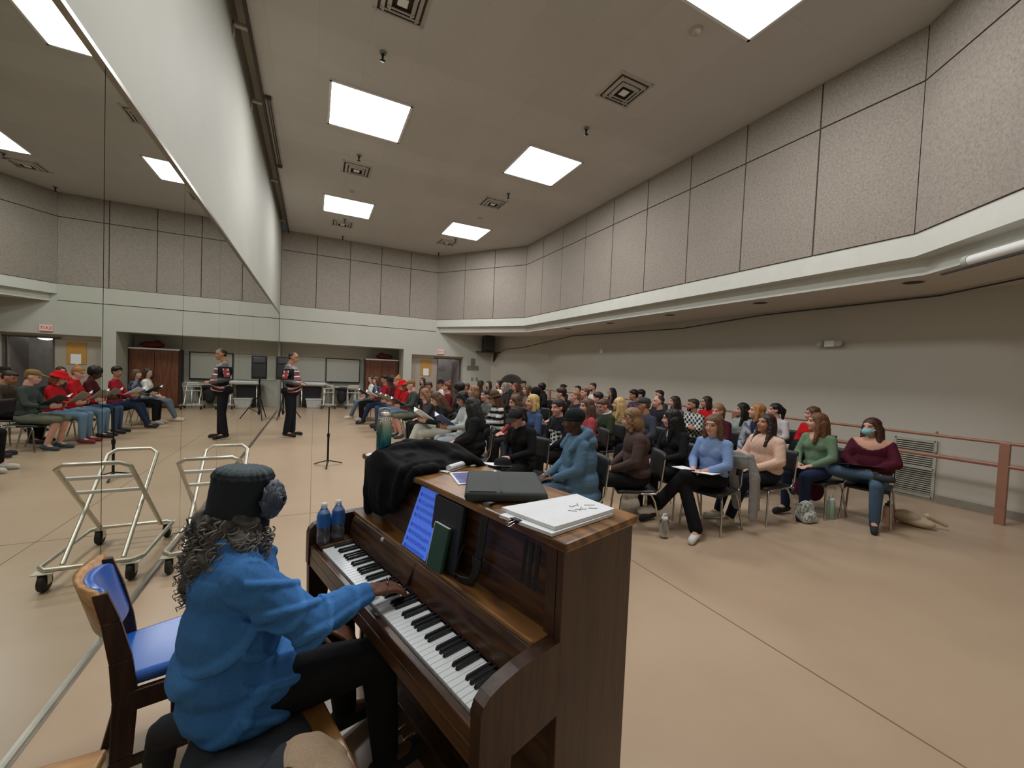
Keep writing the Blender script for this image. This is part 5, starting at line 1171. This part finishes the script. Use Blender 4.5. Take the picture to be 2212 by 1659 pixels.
def con_pat(V,N,C):
    x,y,z=V.T; C=np.tile(np.array(srgb(28,27,28)),(len(V),1)); rd=np.array(srgb(150,60,62)); wh=np.array(srgb(210,196,192)); gy=np.array(srgb(118,122,126))
    arm=(np.abs(x)>.235)&(z>1.30)&(z<1.47); C=mixc(C,arm.astype(float),rd); C=mixc(C,(arm&(np.sin(z*75)>.15)&(np.sin(y*60)>0)).astype(float),wh)
    hem=(z<1.13)&(z>1.0)&(np.abs(x)<.30); C=mixc(C,(hem&(np.sin(z*95+x*30)>0)).astype(float),rd); C=mixc(C,(hem&(np.sin(z*95+x*30)>.75)).astype(float),wh)
    fr=(y>.10)&(z>1.13)&(np.sin(z*55)>.0); C=mixc(C,fr*.85,rd*.7+gy*.3); C=mixc(C,((y>.10)&(z>1.2)&(np.sin(z*55)<-.7)).astype(float),wh)
    sh=(z>1.50); C=mixc(C,sh*1.,gy*.8); C=mixc(C,(sh&(np.sin(x*70)>.3)).astype(float),wh*.8)
    lo=(np.abs(x)>.2)&(z<1.27)&(z>1.17); C=mixc(C,lo*.8,gy*.6)
    return C
Jc=standing()
build_person(Jc,dict(hair='buzz',hc='dark',top=(.02,.02,.02),leg=srgb(24,25,32),skin='tan',male=1,beard=0,glasses='black_metal',fat=1.42,loose=1.05,pat=con_pat,shoe=(.03,.025,.02),flare=1.25,wr=.004,topname='jacket'),(-.455,10.12,0),math.radians(-10-90),.012,'tall standing conductor in a black jacket with red and white patches, black trousers','person',None)
# ---------------------------------------------------------------- pianist
d0,y0=-.43,.77
def pl(d,y,z): return np.array([-(y-y0),d-d0,z])   # piano frame -> pianist local
J={'Rt':rotx(-.12)@rotz(0.0)}
J['pelvis']=pl(-.42,.78,.575); J['hem']=pl(-.42,.78,.60); J['belly']=pl(-.44,.79,.73); J['chest']=pl(-.42,.825,.88); J['neck']=pl(-.40,.86,1.02)
J['sh']=[pl(-.38,1.015,.95),pl(-.41,.665,.945)]; J['el']=[pl(-.30,1.03,.70),pl(-.245,.565,.79)]; J['wr']=[pl(-.15,.80,.635),pl(-.045,.60,.815)]
J['hd']=[((.5,.6,-.2),(0,.3,1),.5),((.02,1,-.12),(0,.12,1),.55)]
Rh=rotz(math.radians(-8))@rotx(-.10); J['T']=(Rh,pl(-.385,.882,1.150))
J['hip']=[pl(-.40,.87,.565),pl(-.40,.67,.565)]; J['kn']=[pl(-.02,.93,.545),pl(-.0,.57,.565)]; J['an']=[pl(.02,.93,.10),pl(.06,.60,.10)]; J['toe']=[pl(.17,.95,.045),pl(.22,.62,.05)]
def pshirt(c,J):
    c.ell(pl(-.43,.78,.63),(.205,.165,.13)); c.ell(pl(-.43,.79,.74),(.195,.150,.17)); c.ell(pl(-.42,.825,.87),(.18,.13,.14)); c.ell(pl(-.34,.70,.60),(.15,.14,.08))
    c.ell(pl(-.42,.74,.55),(.205,.165,.085)); c.ell(pl(-.40,.66,.535),(.13,.15,.055))
    n=J['neck']
    c.chain([n+np.array([-.085,.03,.0]),n+np.array([-.075,-.06,.015]),n+np.array([.075,-.06,.015]),n+np.array([.09,.03,-.0]),n+np.array([.06,.09,-.05])],[.022,.026,.026,.024,.02])
    w=J['wr'][1]; e=J['el'][1]; u=(e-w)/np.linalg.norm(e-w); c.cap(w+u*.035,w+u*.085,.042,.044); c.cap(e,w+u*.08,.060,.044); c.cap(J['sh'][1],e,.075,.062); c.cap(J['sh'][0],J['el'][0],.07,.06)
def pshirt_post(V,N,C):
    x,y,z=V.T; return C
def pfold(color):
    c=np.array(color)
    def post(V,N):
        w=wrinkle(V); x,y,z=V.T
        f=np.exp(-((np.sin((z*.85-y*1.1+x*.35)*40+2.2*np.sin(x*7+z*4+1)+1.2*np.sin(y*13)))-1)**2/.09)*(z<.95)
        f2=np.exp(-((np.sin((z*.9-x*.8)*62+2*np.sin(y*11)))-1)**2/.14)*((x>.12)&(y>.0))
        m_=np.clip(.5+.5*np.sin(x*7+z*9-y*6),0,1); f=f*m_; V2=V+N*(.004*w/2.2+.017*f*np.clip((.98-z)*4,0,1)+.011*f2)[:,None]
        return V2,np.tile(c,(len(V),1))*(1+.05*w+.30*f+.15*f2-.12)[:,None]  # fold ridges painted lighter than the creases, shading put into the colour
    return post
prz=PA-PI/2
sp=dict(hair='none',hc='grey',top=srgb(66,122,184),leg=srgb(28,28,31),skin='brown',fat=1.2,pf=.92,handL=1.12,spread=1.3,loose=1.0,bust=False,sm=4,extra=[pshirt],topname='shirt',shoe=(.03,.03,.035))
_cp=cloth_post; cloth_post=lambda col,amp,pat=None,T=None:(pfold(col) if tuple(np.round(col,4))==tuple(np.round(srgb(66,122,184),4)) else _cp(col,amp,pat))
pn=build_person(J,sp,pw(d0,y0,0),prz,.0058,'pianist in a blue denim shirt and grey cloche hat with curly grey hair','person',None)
cloth_post=_cp
Th=J['T']
# curly grey hair: soft mass plus many curls
h=P()
for c_,r_e in (((0,-.065,-.075),(.098,.085,.06)),((-.075,.0,-.07),(.03,.06,.05)),((.075,.0,-.08),(.03,.06,.05)),((0,-.062,-.12),(.115,.085,.075)),((-.02,-.085,-.19),(.125,.07,.08)),((.07,-.07,-.18),(.075,.07,.07)),((.095,.0,-.13),(.045,.07,.06)),((-.09,-.03,-.13),(.05,.07,.06)),((-.01,-.10,-.26),(.095,.045,.06)),((0,-.03,-.05),(.07,.08,.07))): h.ell(c_,r_e,Th)
def gpost(V,N):
    w=sum(np.sin(V@(k*5)+p) for k,p in WK[:5]); w2=sum(np.sin(V@(k*2.2)+p) for k,p in WK[2:]); V2=V+N*(.004*w/2+.006*w2/2)[:,None]
    return V2,np.tile(np.array(srgb(78,74,70)),(len(V),1))*(1+.4*np.clip(w,-2,2)/2)[:,None]
hair=fuse('hair',h,M['hair'],.006,gpost,pn,1)
rr=np.random.default_rng(11); g=G()
CE=[((0,-.065,-.075),(.098,.085,.06)),((0,-.062,-.12),(.115,.085,.075)),((-.02,-.085,-.19),(.125,.07,.08)),((.07,-.07,-.18),(.075,.07,.07)),((.095,.0,-.13),(.045,.07,.06)),((-.09,-.03,-.13),(.05,.07,.06)),((-.01,-.10,-.26),(.095,.045,.06))]
CE=CE+[((.07,-.02,-.09),(.045,.075,.055)),((.10,.04,-.13),(.035,.05,.05)),((.09,.06,-.11),(.03,.04,.04))]
for i in range(1300):
    c,r=CE[rr.integers(0,10)]; v=rr.normal(size=3); v/=np.linalg.norm(v)
    if v[1]>.7 or v[2]>.7: continue
    p=np.array(c)+np.array(r)*v*rr.uniform(.92,1.08); rad=rr.uniform(.006,.015); turns=rr.uniform(1.0,2.4); ph=rr.uniform(0,6.28); dn=np.array([v[0]*.3+rr.normal()*.4,v[1]*.3+rr.normal()*.25,-1.]); dn/=np.linalg.norm(dn); a=np.cross(dn,[1,0,0]); a/=np.linalg.norm(a); b=np.cross(dn,a); n=int(14*turns); L=rr.uniform(.035,.075)
    w0=rr.uniform(.0018,.0034)
    pts=[Th[1]+Th[0]@(p+dn*L*(j/n)+ (a*math.cos(ph+2*PI*turns*j/n)+b*math.sin(ph+2*PI*turns*j/n))*rad*(1-.3*j/n)) for j in range(n+1)]
    g.tube(pts,[w0*(1-.65*(j/n)**1.5) for j in range(n+1)],6,m=int(rr.integers(0,3)))
mk('curls',g,[mat('grey curl',srgb(118,112,106),.45,var=.25,vscale=30),mat('dark grey curl',srgb(76,72,68),.45,var=.25,vscale=30),mat('light grey curl',srgb(150,144,136),.45,var=.25,vscale=30)],hair)
# hat: gathered cloche with rosette
h=P(); h.add(lathe_geo([(.0,.124),(.055,.122),(.074,.112),(.084,.090),(.087,.03),(.089,-.06),(.091,-.11),(.0,-.115)],32),(Th[0]@np.diag([1,1.03,1]),Th[1]+Th[0]@np.array([0,-.014,0])))
def hatpost(V,N):
    H_=(V-Th[1])@Th[0]; a=np.arctan2(H_[:,0],H_[:,1]); z=H_[:,2]
    pk=np.exp(-((z-.100)/.022)**2); w=np.sin(18*a+2*np.sin(5*a)); V2=V+N*(.0045*w*pk+.003*np.exp(-((z-.086)/.006)**2))[:,None]
    c=np.tile(np.array(srgb(44,50,54)),(len(V),1)); c=mixc(c,(z>.104).astype(float),srgb(84,94,98)); return V2,c
hat=fuse('hat',h,M['cloth'],.0045,hatpost,pn,1)
g=G(); ro=np.array([.058,.082,.015]);
Rr=rotz(-.62)@rotx(-PI/2+.1)@rotz(.3)
for q,(rad,n) in enumerate(((.010,4),(.021,6),(.033,8),(.044,9))):
    for i in range(n):
        a=2*PI*i/n+q*.7; c=np.array([rad*math.cos(a),rad*math.sin(a),.030-.55*rad]); Rp=rotz(a)@roty(.9-.12*q)
        V=[];F=[]
        for u in range(5):
            for v in range(5):
                x=(u/4-.5)*.026*(1+.3*q); y=(v/4-.5)*.034*(1+.25*q); V.append(Th[1]+Th[0]@(ro+Rr@(c+Rp@np.array([x,y,.010*math.sin(v/4*PI)+.004*math.sin(u*2.3+i)]))))
        F=[(u*5+v,u*5+v+1,u*5+v+6,u*5+v+5) for u in range(4) for v in range(4)]; g.add(V,F,0,True)
o=mk('rosette',g,mat('slate satin',srgb(62,72,84),.45,var=.3,vscale=30),hat); sm_=o.modifiers.new('s','SOLIDIFY'); sm_.thickness=.003
g=G(); g.tube([tuple(J['wr'][1]+np.array([.004,.085+0,.018])+np.array([.011*math.cos(a),0,.011*math.sin(a)])) for a in np.linspace(0,2*PI,12,endpoint=False)],.0022,5,closed=True)
mk('ring',g,M['chrome'],pn)
# ---- cloth things
def cloth_obj(name,shapes,color,vox,amp,label,cat,pat=None,frame=None,sm=2):
    p=P()
    for s in shapes:
        if s[0]=='e': p.ell(s[1],s[2],frame,s[3] if len(s)>3 else None)
        else: p.chain(s[1],s[2],frame)
    o=fuse(name,p,M['cloth'],vox,cloth_post(color,amp,pat),None,sm); return put(o,label,cat)
PF=(np.stack([E2,E1,[0,0,1]],1),PQ)   # frame: (d, y, z) piano coordinates
jk=[('e',(.44,1.10,1.19),(.21,.27,.040)),('e',(.236,1.12,1.06),(.036,.17,.17)),('e',(.26,1.08,1.165),(.05,.22,.04)),('e',(.46,.90,1.18),(.17,.12,.022)),('c',[(.56,.82,1.195),(.50,1.0,1.215),(.44,1.2,1.21),(.30,1.26,1.185)],[.035,.055,.055,.03]),
    ('c',[(.60,.78,1.19),(.56,.92,1.225),(.46,1.05,1.23),(.34,1.14,1.20),(.255,1.17,1.15),(.232,1.16,1.02),(.235,1.13,.92)],[.022,.04,.05,.05,.04,.035,.03]),
    ('c',[(.34,.98,1.20),(.25,1.03,1.165),(.225,1.04,1.04),(.232,1.06,.94)],[.035,.035,.035,.025]),('c',[(.34,1.26,1.19),(.25,1.25,1.15),(.225,1.22,1.0),(.22,1.20,.90)],[.03,.035,.035,.03]),
    ('c',[(.42,.84,1.19),(.30,.86,1.185),(.25,.88,1.16),(.24,.92,1.06),(.24,.96,.98)],[.03,.032,.035,.035,.025]),('c',[(.36,.80,1.185),(.27,.80,1.18),(.246,.83,1.12)],[.025,.028,.022]),('e',(.245,.98,1.09),(.025,.14,.09)),('c',[(.52,.86,1.20),(.58,1.04,1.21),(.52,1.22,1.20)],[.04,.045,.03]),('e',(.24,1.13,1.05),(.03,.12,.12)),('c',[(.62,.80,1.185),(.66,.76,1.13)],[.025,.02])]
cloth_obj('jacket',jk,srgb(13,13,15),.0075,.010,'black jacket draped over the far half of the piano lid and front','jacket',frame=PF,sm=14)
cloth_obj('coat',[('e',(-.42,.50,.485),(.17,.30,.03)),('e',(-.47,.40,.495),(.12,.18,.04)),('c',[(-.35,.40,.51),(-.45,.28,.52),(-.52,.16,.50)],[.05,.055,.05]),('c',[(-.53,.75,.50),(-.60,.86,.42),(-.62,.90,.22)],[.045,.05,.045]),('c',[(-.52,.42,.51),(-.58,.30,.44)],[.05,.04])],srgb(52,54,58),.0075,.011,'dark grey coat spread on the piano bench under the pianist','coat',frame=PF)
cloth_obj('knit_cap',[('e',(-.32,.345,.525),(.085,.105,.045)),('e',(-.29,.27,.52),(.08,.09,.042)),('c',[(-.39,.36,.515),(-.34,.25,.515),(-.25,.24,.51)],[.035,.035,.03]),('c',[(-.36,.42,.51),(-.27,.41,.515),(-.23,.32,.51)],[.03,.03,.028])],srgb(170,146,120),.0065,.010,'crumpled beige cloth hat lying on the piano bench','hat',frame=PF,sm=6)
cloth_obj('glove',[('e',(-.375,.30,.55),(.028,.035,.025)),('e',(-.36,.27,.545),(.025,.03,.02))],srgb(60,64,70),.006,.003,'small dark grey lump of fabric tucked in the beige hat','cloth',frame=PF)
e=np.array([4.0,3.01]); 
cloth_obj('draped_jacket',[('e',(4.27,2.88,.78),(.03,.17,.10)),('c',[(4.28,2.74,.84),(4.31,2.70,.62),(4.33,2.70,.36),(4.33,2.71,.17)],[.04,.055,.055,.04]),('c',[(4.29,2.95,.83),(4.32,2.95,.55),(4.33,2.9,.25)],[.035,.05,.04])],srgb(150,148,144),.008,.012,'light grey jacket hanging over the back of the blue-sweater woman\'s chair','jacket',sm=9)
# ---- bags and bottles on the floor
cloth_obj('tote_bag',[('e',(5.36,2.72,.08),(.13,.10,.085)),('e',(5.35,2.72,.16),(.15,.06,.09)),('c',[(5.23,2.72,.22),(5.35,2.70,.20),(5.48,2.74,.23)],[.02,.03,.02]),('c',[(5.28,2.68,.05),(5.42,2.66,.04)],[.05,.04])],srgb(190,196,190),.008,.008,'white and grey patterned drawstring bag on the floor by the sage top woman','bag',blotch(srgb(206,210,204),srgb(132,142,136),16))
cloth_obj('canvas_tote',[('e',(6.55,2.15,.06),(.10,.20,.06)),('e',(6.50,2.20,.11),(.07,.13,.07)),('c',[(6.62,2.05,.14),(6.72,1.92,.06)],[.03,.02])],srgb(196,178,150),.008,.008,'cream canvas tote slumped on the floor at the right end','bag')
cloth_obj('backpack',[('e',(5.95,3.05,.32),(.14,.12,.20)),('e',(6.0,2.95,.25),(.13,.09,.14))],srgb(82,20,46),.010,.008,'maroon backpack hanging beside the sage top woman\'s chair','backpack')
cloth_obj('shoulder_bag',[('e',(6.12,3.25,.72),(.10,.12,.16))],srgb(26,26,28),.010,.008,'black bag hanging on the chair behind the sage top woman','bag')
pbm=P(); pbm.ell((3.42,3.62,.12),(.13,.11,.14)); pbm.ell((3.42,3.62,.25),(.11,.08,.09))
pb=fuse('plastic_bag',pbm,mat('clear vinyl bag',(.80,.78,.68),.15,trans=.45,spec=.6),.009,cloth_post((.8,.78,.7),.010),None,1); put(pb,'clear plastic tote bag on the floor beside the brown hoodie chair','bag')
def flask(x,y,z,r,h,m,cm,label):
    w=empty('flask',(x,y,z),0,label,'bottle'); g=G(); g.lathe([(0,0),(r*.95,0),(r,.008),(r,h*.8),(r*.8,h*.86),(r*.7,h*.88)],(0,0,0),20); mk('body',g,m,w)
    g=G(); g.lathe([(r*.72,h*.87),(r*.75,h*.9),(r*.7,h),(0,h*1.0)],(0,0,0),16); mk('lid',g,cm,w); g=G(); g.tube([(-r*.5,0,h*.97),(-r*.4,0,h*1.12),(r*.4,0,h*1.12),(r*.5,0,h*.97)],.008,6); mk('handle',g,cm,w); return w
flask(5.79,2.66,0,.042,.26,mat('mint bottle',srgb(150,176,156),.4),M['white'],'mint green flask on the floor beside the patterned bag')
flask(6.33,2.31,0,.047,.24,mat('pink bottle',srgb(206,160,144),.4),mat('brown lid',srgb(60,42,34),.5),'pink flask with brown lid on the floor beside the canvas tote')
flask(3.30,2.98,0,.045,.22,M['glass_clear'],M['white'],'clear tumbler on the floor beneath the blue-sweater woman\'s white shoe')
run_jobs()
# ---------------------------------------------------------------- camera and light
yaw,pit,rol,F=math.radians(26.247),math.radians(-1.833),math.radians(2.419),869.5
f=np.array([math.sin(yaw)*math.cos(pit),math.cos(yaw)*math.cos(pit),math.sin(pit)]); r_=np.array([math.cos(yaw),-math.sin(yaw),0]); u_=np.cross(r_,f)
r2=r_*math.cos(rol)+u_*math.sin(rol); u2=u_*math.cos(rol)-r_*math.sin(rol)
cam=bpy.data.cameras.new('camera'); co=bpy.data.objects.new('camera',cam); COL.objects.link(co); cam.sensor_fit='HORIZONTAL'; cam.sensor_width=36; cam.lens=36*F/2212; cam.clip_start=.05; cam.clip_end=100
Mx=Matrix.Identity(4)
for i in range(3): Mx[i][0]=r2[i]; Mx[i][1]=u2[i]; Mx[i][2]=-f[i]; Mx[i][3]=(0,0,1.66)[i]
co.matrix_world=Mx; bpy.context.scene.camera=co
for (x,y) in LP:
    L=bpy.data.lights.new('lamp_light','AREA'); L.shape='SQUARE'; L.size=1.15; L.energy=LAMP_W; L.color=(.98,.98,1.0)
    o=bpy.data.objects.new('lamp_light',L); COL.objects.link(o); o.location=(x,y,ZC-.035)
L=bpy.data.lights.new('hall_light','POINT'); L.energy=25; L.shadow_soft_size=.3; o=bpy.data.objects.new('hall_light',L); COL.objects.link(o); o.location=(5.2,17.3,2.3)
w=bpy.data.worlds.new('world'); bpy.context.scene.world=w; w.use_nodes=True; w.node_tree.nodes['Background'].inputs['Color'].default_value=(.9,.92,1,1); w.node_tree.nodes['Background'].inputs['Strength'].default_value=.05
sc=bpy.context.scene; sc.view_settings.view_transform='Standard'; sc.view_settings.look='None'; sc.view_settings.exposure=EXPO; sc.view_settings.gamma=1.0
sc.cycles.use_denoising=True; sc.cycles.max_bounces=7; sc.cycles.glossy_bounces=4; sc.cycles.transmission_bounces=6; sc.cycles.sample_clamp_indirect=6
try: sc.cycles.denoiser='OPENIMAGEDENOISE'
except Exception: pass
